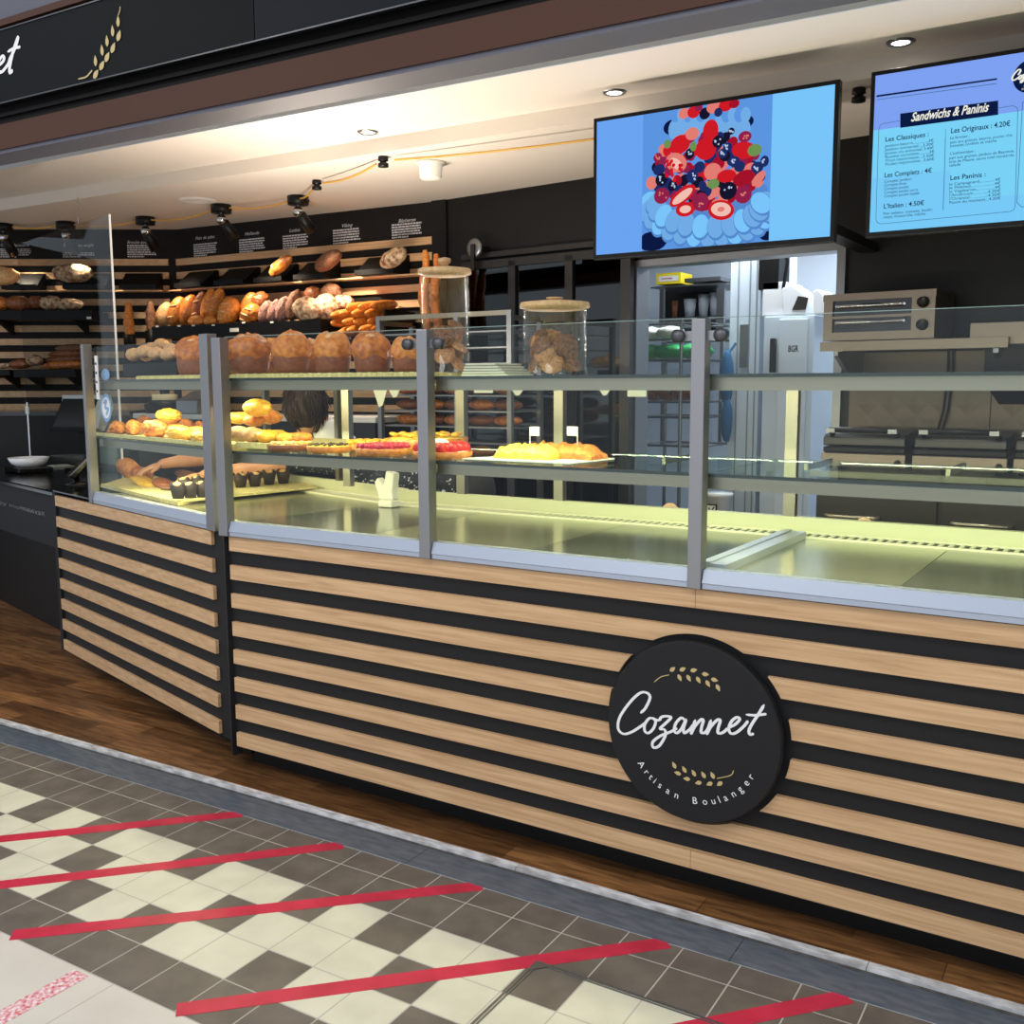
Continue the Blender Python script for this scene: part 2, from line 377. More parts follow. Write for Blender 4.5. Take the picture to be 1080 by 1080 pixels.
def grain(b, fr, p, L, wd, ang, v, mi=0, sp=.1):
    o = Vector(p); a = Vector((math.cos(ang), math.sin(ang))); n = Vector((-a.y, a.x)); pts = []
    for t, w_ in ((0, .15), (.15, .7), (.4, 1), (.65, .75), (.85, .35), (1, 0)): pts.append(o + a * L * (t - .5) + n * wd * w_ / 2)
    for t, w_ in ((.85, .35), (.65, .75), (.4, 1), (.15, .7), (0, .15)): pts.append(o + a * L * (t - .5) - n * wd * w_ / 2)
    b.add([fr.p(q.x, v, q.y) for q in pts], [tuple(range(len(pts)))], mi)
b = MB()
for (x, y), an in zip(((449, 80), (428, 117), (452, 135), (407, 155), (430, 181), (388, 190), (408, 216), (363, 230), (388, 248), (365, 281)), (88, 92, 62, 92, 55, 95, 50, 92, 45, 40)):
    grain(b, FT, fsg(x, y), .036, .017 if an > 80 else .022, math.radians(an), .027)
b.stroke(FT, [fsg(298, 300), fsg(328, 292), fsg(350, 268)], .005, .027); b.stroke(FT, [fsg(449, 60), fsg(456, 40), fsg(457, 26)], .003, .027); b.build('wheat_ear', 'gold', sg)
# wall slats
def slats(fr, u0, u1, parent_name, n=20, gaps=()):
    b = MB()
    for k in range(n):
        z1 = 2.32 - k * .094; b.box(fr, u0, u1, -.022, -.001, z1 - .046, z1)
    o = b.build(parent_name, 'oak'); o['kind'] = 'structure'; return o
uA1 = FA.hit(178, 276)[0]; uB0 = FB.hit(188, 276)[0]; uB1 = FB.hit(461, 252)[0]
slats(FA, -1.5, uA1, 'trim_5'); slats(FB, uB0, uB1, 'trim_6')
b = MB(); b.box(FA, -1.5, uA1 - .02, -.12, -.023, 2.083, 2.092); thing(b, 'wall_ledge', 'oak', 'thin wooden ledge running along the slatted bread wall on the left', 'shelf')
b = MB(); b.box(FB, uB0 + .02, uB1 - .02, -.12, -.023, 2.083, 2.092); thing(b, 'wall_ledge', 'oak', 'thin wooden ledge on the slatted bread wall behind the loaves, above the baguettes', 'shelf')
# kitchen behind the doorway
y0 = 2.66
KX0, KX1, KY1 = -1.1, 2.6, 4.9
mb = MB(); mb.box(W, KX0, KX1, KY1, KY1 + .1, 0, ZC); struct(mb, 'wall_kitchen_back', ['kitchenwhite'])
mb = MB(); mb.box(W, KX1, KX1 + .1, y0 - .25, KY1, 0, ZC); struct(mb, 'wall_kitchen_right', ['kitchenwhite'])
mb = MB(); mb.box(W, KX0 - .1, KX0, y0 + .15, KY1 + .1, 0, ZC); struct(mb, 'wall_kitchen_left', ['kitchenwhite'])
mb = MB(); mb.box(W, KX0, KX1, y0 + .1, KY1, .005, .02); struct(mb, 'floor', ['kitchengrey'])
# aluminium door frame
mb = MB(); j = .035
mb.box(FD, uDL - .01, uDL + j, -.02, .11, 0, zDT); mb.box(FD, uDR - j, uDR + .005, -.02, .11, 0, zDT); mb.box(FD, uDL + j, uDR - j, -.02, .11, zDT - j, zDT)
struct(mb, 'trim_7', ['steelgrey'])
# sliding door on the left of the opening
dr = MB(); ux = [FD.hit(x, 300, -.05)[0] for x in (490, 543, 603, 662)]
for i, u in enumerate(ux): dr.box(FD, u - .03 if i else u, u + (.02 if i < 3 else .03), -.075, -.035, .05, 2.12)
dr.box(FD, ux[0], ux[3] + .03, -.075, -.035, 2.09, 2.135); dr.box(FD, ux[0], ux[3] + .03, -.075, -.035, .03, .15)
do = dr.build('door_1', 'darksteel'); do['kind'] = 'structure'
b = MB()
for i in range(3): b.box(FD, ux[i] + .02, ux[i + 1] - .03, -.058, -.052, .15, 2.09)
b.build('door_pane', 'doorglass', do)
b = MB(); uR, zR = FD.hit(486, 272.7, -.05); b.box(FD, uR, uR + 1.75, -.05, -.03, 2.155, 2.185); b.box(FD, uR, uR + 1.75, -.03, -.0, 2.16, 2.18)
b.box(FD, .28, .34, -.045, -.0, 2.19, 2.22); struct(b, 'trim_8', ['darksteel'])
b = MB(); uq, zq = FD.hit(503, 262, -.07); b.lathe(FD.p(uq, -.09, zq), [(0, -.012), (.035, -.012), (.055, -.008), (.055, .008), (.035, .012), (0, .012)], 0, 24, axis=FD.ev); b.lathe(FD.p(uq, -.1, zq), [(0, -.006), (.012, -.006), (.012, .006), (0, .006)], 1, 12, axis=FD.ev)
b.box(FD, uq - .015, uq + .015, -.115, -.1, zq - .13, zq + .02, 2); b.build('door_roller', ['steelgrey', 'chrome', 'darksteel'], do)

# ---------------------------------------------------------------- counters
P_ = .1041; H_ = .0515; ZB = .101
dc = empty('display_counter', (1.85, .4, 0), 'long straight shop counter clad in oak slats over charcoal panels', 'counter')
b = MB(); b.box(W, .0, 3.75, .015, .04, .09, .884); b.box(W, 0, 3.75, .83, .86, .09, .884); b.box(W, 3.72, 3.75, .04, .83, .09, .884); b.build('base_panel', 'charcoal', dc)
b = MB(); b.box(W, .02, 3.7, .1, .12, .004, .09); b.box(W, .02, 3.7, .78, .8, .004, .09); b.build('toe_kick', 'black', dc)
cu, cz, cr_ = 1.833, .497, .262
sb = MB(); US = 1.826
def arc(zlo, zhi, side):
    n = 8; return [(cu + side * math.sqrt(max(cr_ ** 2 - (zlo + (zhi - zlo) * i / n - cz) ** 2, 0)), zlo + (zhi - zlo) * i / n) for i in range(n + 1)]
for k in range(8):
    z0 = ZB + k * P_; z1 = z0 + H_; ua, ub = .04, 3.7
    if z1 < cz - cr_ or z0 > cz + cr_:
        sb.box(W, ua, US - .0006, 0, .0149, z0, z1); sb.box(W, US + .0006, ub, 0, .0149, z0, z1)
    elif z0 > cz - cr_ and z1 < cz + cr_:
        sb.uz(W, [(ua, z0)] + arc(z0, z1, -1) + [(ua, z1)], 0, .0149)
        sb.uz(W, [(ub, z1)] + arc(z0, z1, 1)[::-1] + [(ub, z0)], 0, .0149)
    else:
        top = z1 > cz + cr_; zc_ = cz + cr_ if top else cz - cr_
        zs = z0 if top else z1; hw = math.sqrt(cr_ ** 2 - (zs - cz) ** 2); n = 9
        for s_ in (-1, 1):
            A = [(cu + s_ * hw * (1 - i / n), cz + (1 if top else -1) * math.sqrt(cr_ ** 2 - (hw * (1 - i / n)) ** 2)) for i in range(n + 1)]
            uo = ua if s_ < 0 else ub; zo = z1 if top else z0
            for i in range(n): sb.uz(W, [A[i], A[i + 1], (A[i + 1][0], zo), (A[i][0], zo)], 0, .0149)
            sb.uz(W, [(uo, z0), (A[0][0], z0), (A[0][0], z1), (uo, z1)], 0, .0149)
sb.build('slat_cladding', 'oak', dc)
ac = empty('angled_counter', FL.p(-.9, .4, 0), 'shorter angled counter section with oak slats left of the corner', 'counter')
b = MB(); b.box(FL, -1.79, .0, .0, .04, .09, .884); b.box(FL, -1.83, -1.79, -.012, .6, .09, .895); b.box(FL, -1.78, -.25, .83, .86, .09, .884); b.prism([FL.p(0, -.01, 0), W.p(.02, -.004, 0), W.p(.03, .035, 0), FL.p(-.02, .04, 0)], .06, .884); b.build('base_panel', 'charcoal', ac)
b = MB(); b.box(FL, -1.74, -.05, .1, .12, .004, .09); b.build('toe_kick', 'black', ac)
b = MB()
for k in range(8): b.box(FL, -1.785, -.085, -.015, -.0001, ZB + k * P_, ZB + k * P_ + H_)
b.build('slat_cladding', 'oak', ac, bevel=.0015)
# round sign on the counter
rs = empty('round_sign', (cu, -.02, cz - .245), 'round black sign with white script lettering and gold wheat ears on the slatted counter', 'sign')
b = MB(); b.lathe((cu, .0, cz), [(0, -.0), (.245, -.0), (.247, .012), (.247, .028), (.243, .033), (0, .033)], 0, 96, axis=Vector((0, -1, 0)), smooth=False); b.build('sign_disc', 'charcoal', rs)
VS = -.0335
def sc_(x, y): return W.hit(620 + x / 4.696, 650 + y / 4.696, VS)
b = MB()
ST = [[(262, 478), (285, 455), (308, 402), (290, 378), (255, 382), (205, 430), (158, 500), (150, 555), (175, 582), (215, 574), (262, 545), (285, 528)],
      [(330, 508), (305, 505), (282, 535), (282, 568), (300, 578), (325, 555), (336, 520), (322, 505), (345, 515), (362, 508)],
      [(355, 505), (378, 495), (412, 500), (385, 530), (358, 556), (380, 562), (384, 590), (355, 640), (325, 650), (322, 622), (360, 592), (410, 572), (440, 555)],
      [(482, 515), (462, 503), (436, 530), (428, 565), (442, 578), (465, 555), (486, 512), (474, 555), (478, 578), (505, 560), (520, 540)],
      [(532, 515), (520, 550), (512, 580), (530, 545), (560, 512), (572, 516), (563, 550), (562, 576), (582, 574), (600, 548)],
      [(610, 515), (598, 550), (590, 582), (608, 548), (640, 514), (656, 516), (646, 552), (645, 578), (668, 576), (692, 556)],
      [(700, 550), (730, 535), (752, 510), (738, 500), (712, 520), (698, 555), (708, 580), (735, 576), (772, 545), (792, 520)],
      [(872, 440), (845, 485), (815, 530), (798, 565), (803, 585), (820, 582)], [(785, 487), (830, 490), (882, 484)]]
for s_ in ST: b.stroke(W, [sc_(*p) for p in s_], .0062, VS)
b.build('script_lettering', 'white', rs)
b = MB(); rA = .203; word = 'Artisan Boulanger'
angs = {}
a0, a1 = math.atan2(*(lambda p: (p[1] - cz, p[0] - cu))(sc_(250, 705))), math.atan2(*(lambda p: (p[1] - cz, p[0] - cu))(sc_(812, 780)))
if a0 > 0: a0 -= 2 * PI
if a1 > 0: a1 -= 2 * PI
r0 = (Vector(sc_(250, 705)) - Vector((cu, cz))).length; r1 = (Vector(sc_(812, 780)) - Vector((cu, cz))).length
wd = {'i': .5, 'r': .75, 't': .7, 'l': .5, ' ': 1.0, 'A': 1.25, 'B': 1.2}; tot = sum(wd.get(c, 1) for c in word); acc = 0
for ci, c in enumerate(word):
    if ci == 8: b.build('arched_lettering', 'white', rs); b = MB()
    w_ = wd.get(c, 1); t = (acc + w_ / 2) / tot; acc += w_
    if c == ' ': continue
    an = a0 + (a1 - a0) * t; rr = r0 + (r1 - r0) * t
    tn = an + PI / 2; h = .019
    ca = Vector((math.cos(an), math.sin(an))); ta = Vector((-ca.y, ca.x)); ww = .0125 * w_
    o = Vector((cu, cz)) + ca * (rr + h * .5) - ta * ww * .45
    b.text(W, c, o.x, o.y, VS, h, ang=tn, bold=0)
b.build('arched_lettering', 'white', rs)
b = MB()
GR = [((420, 262), 50), ((470, 262), 40), ((525, 267), 28), ((583, 287), 12), ((628, 315), 2), ((455, 305), -52), ((500, 307), -48), ((548, 316), -48), ((595, 334), -48), ((645, 355), -52)]
for (p, an) in GR:
    an -= 8; grain(b, W, sc_(*p), .0200, .0118, math.radians(an), VS)
b.stroke(W, [sc_(328, 326), sc_(362, 300), sc_(402, 290)], .002, VS); b.build('wheat_ear', 'gold', rs); b = MB()
for (p, an) in GR: grain(b, W, sc_(1072 - p[0], 1092 - p[1]), .0200, .0118, math.radians(an + 172), VS)
b.stroke(W, [sc_(744 - 22, 764), sc_(706, 788), sc_(640, 803)], .002, VS)
b.build('wheat_ear', 'gold', rs)

# ---------------------------------------------------------------- glass display cases
dk = .922
cs = empty('display_case', (1.85, .45, .884), 'long refrigerated glass display case on top of the straight counter', 'display case')
pu = [(W.hit(232.5, 500)[0], W.hit(241.5, 500)[0]), (W.hit(445, 500)[0], W.hit(456, 500)[0]), (W.hit(729.5, 500)[0], W.hit(744, 500)[0])]
pu.append((pu[2][0] + .9, pu[2][1] + .9)); pu.append((3.66, 3.7))
zt_ = 1.585
for i, (a_, c_) in enumerate(pu):
    b = MB(); b.box(W, a_, c_, -.02, .02, .885, zt_); po = b.build('post', 'steel_post', cs, bevel=.002)
    if i:
        for s_ in (-1, 1):
            b = MB(); m_ = (a_ + c_) / 2; b.box(W, *(sorted((m_ + s_ * .018, m_ + s_ * .055))), -.006, .008, zt_ - .055, zt_ - .03)
            b.lathe(W.p(m_ + s_ * .058, -.01, zt_ - .042), [(0, -.012), (.017, -.012), (.017, .012), (0, .012)], 1, 20, axis=Vector((0, 1, 0)))
            b.build('glass_clamp', ['steel_post', 'post_dark'], po)
bays = [(pu[0][1], pu[1][0]), (pu[1][1], pu[2][0]), (pu[2][1], pu[3][0]), (pu[3][1], pu[4][0])]
for a_, c_ in bays:
    a_ += .002; c_ -= .002
    b = MB(); b.vz(W, [(-.012, .886), (-.012, .9), (-.015, .902), (-.004, .937), (.03, .937), (.03, .886)], a_, c_); b.build('bottom_rail', 'rail', cs)
    b = MB(); b.box(W, a_ - .005, c_ + .005, .006, .012, .937, zt_ + .002); go = b.build('front_glass', 'glass', cs)
    b = MB(); b.box(W, a_ - .005, c_ + .005, .006, .012, zt_ + .0021, zt_ + .0035); b.build('glass_edge', 'glassedge_light', go)
def sect(fr, u0, u1, ub0, ub1, vb=.9):
    # interior of a case section: deck, vents, rim. ub0/ub1: ends at the back
    def q(u, v): t = v / vb; return u
pw = lambda fr, u, v: fr.p(u, v, 0)
K0 = W.p(.0, .03, 0); KB = Vector((.117, .93, 0))
# deck polygons
def strip(mb, fr, uL, uR, v0, v1, z0, z1, mi=0, cut=None):
    # cut: 'L' = left end follows the mitre line, 'R' = right end does
    def e(v, side):
        if cut == 'L' and side == 0: x = K0.x + (KB.x - K0.x) * (v - .03) / .9 + .002; return x
        if cut == 'R' and side == 1:
            t = v / .92; Pm = K0 + (KB - K0) * t; return fr.loc(Pm)[0] - .002
        return uL if side == 0 else uR
    pts = [fr.p(e(v0, 0), v0, 0), fr.p(e(v0, 1), v0, 0), fr.p(e(v1, 1), v1, 0), fr.p(e(v1, 0), v1, 0)]
    mb.prism(pts, z0, z1, mi)
def interior(root, fr, uL, uR, cut, plates):
    b = MB(); strip(b, fr, uL, uR, .031, .9, .886, .915, 0, cut)
    strip(b, fr, uL, uR, .031, .05, .915, dk + .004, 1, cut); strip(b, fr, uL, uR, .87, .9, .915, .975, 1, cut); strip(b, fr, uL, uR, .76, .87, .915, dk - .002, 1, cut)
    b.build('case_tub', ['rimcream', 'rimcream'], root)
    b = MB(); us = [uL] + plates + [uR]
    for i in range(len(us) - 1):
        c2 = cut if (cut == 'L' and i == 0) or (cut == 'R' and i == len(us) - 2) else None
        strip(b, fr, us[i] + .0015, us[i + 1] - .0015, .052, .755, .915, dk, i % 2, c2)
    b.build('deck_plate', ['deckdark', 'deck'], root)
    b = MB(); strip(b, fr, uL, uR, .77, .85, dk - .002, dk + .002, 0, cut)
    ua = fr.loc(K0 + (KB - K0) * .9)[0] + .02 if cut == 'L' else uL; uz = fr.loc(K0 + (KB - K0) * .9)[0] - .03 if cut == 'R' else uR
    n = int((uz - ua) / .03)
    for i in range(n): b.box(fr, ua + i * .03, ua + i * .03 + .012, .77, .85, dk + .002, dk + .006, 1)
    b.box(fr, ua, uz, .85, .86, dk, dk + .008, 1); b.box(fr, ua, uz, .758, .77, dk, dk + .006, 1)
    n = int((uR - uL) / .02)
    for i in range(n): b.box(fr, uL + i * .02 + .03, uL + i * .02 + .042, .052, .058, dk, dk + .003, 1)
    b.build('vent_grille', ['ventdark', 'ventwhite'], root)
interior(cs, W, .02, 3.66, 'L', [.62, 1.25, 1.83, 2.32, 2.95])
b = MB(); b.box(W, 1.81, 1.89, .05, .76, dk, dk + .022, 0); b.box(W, 1.825, 1.845, .05, .76, dk + .022, dk + .026, 0); b.build('deck_divider', 'rail', cs)
def shelf(root, fr, uL, uR, cut, z, vb, nm, led=True):
    b = MB(); strip(b, fr, uL, uR, .026, vb, z - .008, z, 0, cut); so = b.build(nm, 'shelfglass', root)
    b = MB(); strip(b, fr, uL, uR, .021, .0255, z - .0085, z + .0005, 0, cut); b.build('shelf_edge', 'glassedge', so)
    b = MB(); strip(b, fr, uL, uR, .04, .075, z - .042, z - .0085, 0, cut); b.build('shelf_beam', 'steel', so)
    if led:
        b = MB(); strip(b, fr, uL, uR, .079, .091, z - .03, z - .022, 0, cut); b.build('led_strip', 'ledstrip', so)
ZS1, ZS2 = 1.187, 1.445
for i, (a_, c_) in enumerate(bays):
    ct = 'L' if i == 0 else None
    shelf(cs, W, a_ - .01 if i else .03, c_ + .01, ct, ZS1, .62, 'middle_shelf'); shelf(cs, W, a_ - .01 if i else .03, c_ + .01, ct, ZS2, .66, 'top_shelf')
b = MB()
for x in (367, 487, 590, 834): 
    u = W.hit(x, 500, .88)[0]; b.box(W, u - .02, u + .02, .87, .9, .975, 1.43)
b.box(W, 3.63, 3.66, .87, .9, .975, 1.43); b.box(W, .13, 3.66, .87, .895, 1.405, 1.435); b.build('rear_frame', 'steel', cs)
b = MB()
for x in (397, 450, 560, 700, 850, 1000):
    u = W.hit(x, 500, .6)[0]; b.box(W, u - .006, u + .006, .6, .87, ZS1 - .03, ZS1 - .01); b.build('shelf_bracket', 'steel', cs); b = MB()
    b.box(W, u - .006, u + .006, .64, .87, ZS2 - .035, ZS2 - .01); b.build('shelf_bracket', 'steel', cs); b = MB()
cl = empty('angled_display_case', FL.p(-.65, .45, .884), 'shorter angled glass display case full of pastries left of the corner posts', 'display case')
ulr = FL.hit(229, 500)[0]; ull = FL.hit(220.5, 500)[0]; ue0 = FL.hit(94, 450)[0]; ue1 = ue0 + .03
for (a_, c_) in ((ull, ulr), (ue0, ue1)):
    b = MB(); b.box(FL, a_, c_, -.02, .02, .885, zt_ + .02); b.build('post', 'steel_post', cl, bevel=.002)
b = MB(); b.vz(FL, [(-.012, .886), (-.012, .9), (-.015, .902), (-.004, .937), (.03, .937), (.03, .886)], ue1 + .001, ull - .001); b.build('bottom_rail', 'rail', cl)
b = MB(); b.box(FL, ue1, ull, .006, .012, .938, zt_ + .005); b.build('front_glass', 'glass', cl)
b = MB(); b.box(FL, ue0 + .002, ue0 + .008, .02, .9, .93, zt_ + .002); b.build('side_glass', 'glass', cl)
interior(cl, FL, ue0 + .01, -.03, 'R', [-.8])
shelf(cl, FL, ue0 + .01, ull, 'R', ZS1, .62, 'middle_shelf'); shelf(cl, FL, ue0 + .01, ull, 'R', ZS2, .66, 'top_shelf')
b = MB(); b.box(FL, ue0 + .01, ue0 + .04, .87, .9, .975, 1.43); b.box(FL, -.62, -.59, .87, .9, .975, 1.43); b.box(FL, ue0 + .01, -.25, .87, .895, 1.405, 1.435); b.build('rear_frame', 'steel', cl)
# ---------------------------------------------------------------- floor tape, hatch
def tape(pts, w_, label, m='redtape', nm='floor_tape', grp='red tape strips on the mall tiles'):
    A_, B2 = atZ(*pts[0], .001), atZ(*pts[1], .001); d = (B2 - A_).normalized(); n = Vector((-d.y, d.x, 0)) * w_ / 2
    k = 14; b = MB(); top = []
    for i in range(k + 1):
        q = A_ + (B2 - A_) * (i / k); jx = noise.noise(q * 9) * .0022; top.append((q + n * (1 + jx * 8), q - n * (1 - jx * 6)))
    b.add([Vector((p.x, p.y, .0008)) for t in top for p in t], [(2 * i, 2 * i + 1, 2 * i + 3, 2 * i + 2) for i in range(k)])
    o = thing(b, nm, m, label, 'tape', grp); sm = o.modifiers.new('s', 'SOLIDIFY'); sm.thickness = .0006; return o
tape(((-60, 891), (256, 858)), .052, 'red floor tape strip nearest the wooden boards at the far left')
tape(((-60, 940), (362, 891)), .052, 'second red floor tape strip counting from the far left end of the counter')
tape(((12, 986), (508, 934)), .052, 'third red floor tape strip starting at the edge of the large pale tiles')
tape(((186, 1065), (704, 994)), .052, 'fourth red floor tape strip ending near the metal threshold below the round sign')
tape(((600, 1110), (894, 1051)), .052, 'red floor tape strip nearest the bottom right over the floor hatch')
tape(((-40, 1096), (86, 1026)), .055, 'speckled white and red worn tape strip on the large pale tile', 'specktape', 'worn_tape', 'worn tape')
h0, h1, h2 = atZ(566, 1013, .001), atZ(740, 1072, .001), atZ(470, 1105, .001)
du = (h1 - h0).normalized(); dv = Vector((-du.y, du.x, 0)); b = MB(); hf = Frame(h0[:2], math.degrees(math.atan2(du.y, du.x)))
b.box(hf, 0, 1.2, -.006, .0, .0002, .002); b.box(hf, 0, 1.2, -.014, -.010, .0002, .002); b.box(hf, 0, .006, -.6, -.006, .0002, .002); b.box(hf, .010, .014, -.6, -.014, .0002, .002)
b.uz(Frame(h0[:2], 0), [(0, 0)] * 3, 0, 0) if 0 else None
b.add([hf.p(.0, 0, .0022), hf.p(.05, 0, .0022), hf.p(.0, -.05, .0022)], [(0, 1, 2)])
thing(b, 'floor_hatch_frame', 'steelgrey', 'thin metal corner frame of a floor hatch set in the checkered tiles', 'floor hatch')
# ---------------------------------------------------------------- televisions
S_ = .0
TVY = 1.25
for nm, col, st in (('tv_blue1', (112, 172, 252), .9), ('tv_blue2', (124, 200, 255), .95), ('tv_blue3', (98, 160, 240), .85), ('tv_petal', (122, 184, 246), .85), ('tv_petal2', (92, 150, 226), .8), ('tv_navy', (16, 30, 78), .7), ('tv_red', (214, 28, 40), .9), ('tv_red2', (170, 20, 44), .9),
                    ('tv_pink', (236, 130, 120), .9), ('tv_pinkw', (250, 200, 186), .9), ('tv_blueb', (34, 50, 110), .8), ('tv_blackb', (26, 24, 50), .8), ('tv_rasp', (150, 34, 78), .9), ('tv_green', (120, 160, 90), .8), ('tv_hi', (190, 210, 240), .9),
                    ('tv_m1', (132, 168, 252), .9), ('tv_m2', (124, 214, 252), .95), ('tv_m3', (122, 206, 252), .95), ('tv_text', (20, 40, 92), .5), ('tv_white', (244, 244, 232), .95), ('tv_line', (84, 140, 190), .6)):
    emis(nm, col, st)
def tv(u0, z0, u1, z1, label):
    t = empty('television', W.p((u0 + u1) / 2, TVY, z0), label, 'television')
    b = MB(); b.box(W, u0, u1, TVY, TVY + .035, z0, z1); b.box(W, u0 + .2, u1 - .2, TVY + .035, TVY + .07, z0 + .06, z1 - .1); b.build('housing', 'black', t, bevel=.003)
    b = MB(); m = u1 - .16; b.box(W, m - .04, m + .04, TVY + .07, 2.655 - (m + .96) * .0961 - .006, z0 + .09, z0 + .13); b.box(W, m - .12, m + .12, TVY + .0702, TVY + .085, z0 + .04, z0 + .3); b.build('wall_bracket', 'black', t)
    return t
(ua, za), (ub, zb) = W.hit(626, 125, TVY), W.hit(880, 252.5, TVY); zt1 = za
TU0, TU1, TZ0, TZ1 = ua, ub, W.hit(631, 275, TVY)[1] + .004, za
t1 = tv(TU0, TZ0, TU1, TZ1, 'wall of ceiling-hung televisions, the one showing a berry cake'.replace('wall of ceiling-hung televisions, the one', 'black ceiling-hung television'))
V1 = TVY - .001
b = MB(); bz = .016
s0, s1 = W.hit(610 + 265 / 3.857, 20 + 300 / 3.857, V1)[0], W.hit(610 + 791 / 3.857, 20 + 300 / 3.857, V1)[0]
def q4(b, u0, u1, z0, z1, v, mi): b.add([W.p(u0, v, z0), W.p(u1, v, z0), W.p(u1, v, z1), W.p(u0, v, z1)], [(0, 1, 2, 3)], mi)
mats_tv = ['tv_blue1', 'tv_blue2', 'tv_blue3', 'tv_petal', 'tv_petal2', 'tv_navy', 'tv_red', 'tv_red2', 'tv_pink', 'tv_pinkw', 'tv_blueb', 'tv_blackb', 'tv_rasp', 'tv_green', 'tv_hi']
q4(b, TU0 + bz, s0, TZ0 + bz * 1.2, TZ1 - bz, V1, 0); q4(b, s1, TU1 - bz, TZ0 + bz * 1.2, TZ1 - bz, V1, 1); q4(b, s0, s1, TZ0 + bz * 1.2, TZ1 - bz, V1, 2)
pk = lambda x, y: W.hit(610 + x / 3.857, 20 + y / 3.857, V1)
zmin, zmax = TZ0 + bz * 1.2, TZ1 - bz
lay = [0]
def el(x, y, rx, ry, mi, ang=0, n=18):
    lay[0] += 1; u, z = pk(x, y); k = .00091 * 1.0
    P = []; v = V1 - .00002 * lay[0]
    for i in range(n):
        t = 2 * PI * i / n; a = math.cos(t) * rx * k; c_ = math.sin(t) * ry * k; x_ = a * math.cos(ang) - c_ * math.sin(ang); y_ = a * math.sin(ang) + c_ * math.cos(ang)
        P.append(W.p(min(max(u + x_, s0), s1), v, min(max(z + y_, zmin), zmax)))
    b.add(P, [tuple(range(n))], mi)
for x, y, rx, ry in ((300, 905, 70, 42), (770, 870, 40, 30), (385, 440, 44, 32), (665, 420, 50, 30)): el(x, y, rx, ry, 5)
el(530, 760, 262, 150, 4)
for ring, (ra_, rb_, n_, w_, h_) in enumerate(((248, 128, 15, 38, 58), (215, 96, 12, 38, 52))):   # meringue petals round the lower cake
    for i in range(n_):
        t = PI * (1.0 + 1.0 * i / (n_ - 1)); x_ = 530 + ra_ * math.cos(t); y_ = 752 - rb_ * math.sin(t); el(x_, y_, w_ + 3, h_ + 3, 4, ang=(t - 1.5 * PI) * .5); el(x_ - 2, y_ - 4, w_ - 1, h_ - 4, 3 if (i + ring) % 3 else 1, ang=(t - 1.5 * PI) * .5)
for i in range(12): el(390 + i * 26, 430 - 14 * math.sin(i / 11 * PI) + 20, 26, 40, 3)
for i in range(12): el(395 + i * 26, 390, 22, 30, 3 if i % 2 else 2)
for x, y, rx, ry, mi in ((430, 385, 24, 22, 8), (470, 378, 28, 26, 6), (515, 385, 24, 24, 11), (550, 360, 30, 24, 8), (600, 352, 30, 24, 6), (635, 345, 22, 18, 7), (570, 380, 18, 18, 10), (490, 360, 18, 14, 12)): el(x, y, rx, ry, mi)
random.seed(3)
for i in range(150):
    a = random.random() * 2 * PI; r = math.sqrt(random.random()); x = 525 + 225 * r * math.cos(a); y = 620 + 150 * r * math.sin(a)
    el(x, y, 17 + random.random() * 12, 17 + random.random() * 10, random.choice((6, 7, 12, 10, 11, 12, 8, 10)), random.random())
for x, y, rx, ry, mi, an in ((540, 455, 34, 44, 6, 0), (415, 512, 48, 38, 6, .3), (520, 530, 46, 44, 6, -.4), (675, 535, 52, 34, 6, -.2), (465, 468, 30, 26, 8, 0), (548, 622, 38, 34, 8, 0), (605, 640, 42, 26, 6, 0), (675, 648, 48, 30, 7, .3), (400, 585, 50, 38, 8, -.5), (400, 590, 34, 18, 9, -.7),
                         (300, 668, 26, 28, 8, .3), (425, 720, 66, 30, 6, .55), (425, 722, 52, 18, 9, .55), (437, 775, 44, 30, 6, 0), (437, 775, 26, 16, 9, 0), (582, 778, 58, 40, 6, -.2), (582, 775, 44, 28, 9, -.2), (582, 775, 16, 10, 8, 0), (735, 650, 36, 18, 8, .8),
                         (325, 565, 20, 20, 12, 0), (340, 655, 28, 26, 11, 0), (385, 680, 20, 22, 11, 0), (465, 640, 26, 28, 10, 0), (590, 548, 20, 20, 10, 0), (638, 582, 22, 22, 10, 0), (610, 522, 20, 18, 10, 0), (570, 500, 24, 24, 11, 0), (455, 550, 20, 22, 11, 0), (680, 480, 28, 22, 12, 0),
                         (612, 700, 38, 36, 11, 0), (675, 715, 34, 36, 12, 0), (500, 745, 34, 38, 12, 0), (342, 720, 36, 34, 12, 0), (730, 605, 26, 22, 10, 0), (760, 580, 18, 22, 10, 0), (720, 535, 30, 24, 13, 0), (552, 672, 26, 20, 13, 0), (365, 510, 16, 18, 13, 0), (470, 520, 14, 20, 13, 0), (625, 458, 14, 14, 11, 0)):
    el(x, y, rx, ry, mi, an)
    if mi in (10, 11, 12):
        for j in range(5): el(x + random.uniform(-.5, .5) * rx, y + random.uniform(-.5, .5) * ry, 4, 4, 14 if mi != 12 else 8, 0, 8)
for i in range(16): el(360 + random.random() * 70, 580 + random.random() * 80, 8, 8, 6, 0, 8)
sp = b.build('screen', mats_tv, t1)
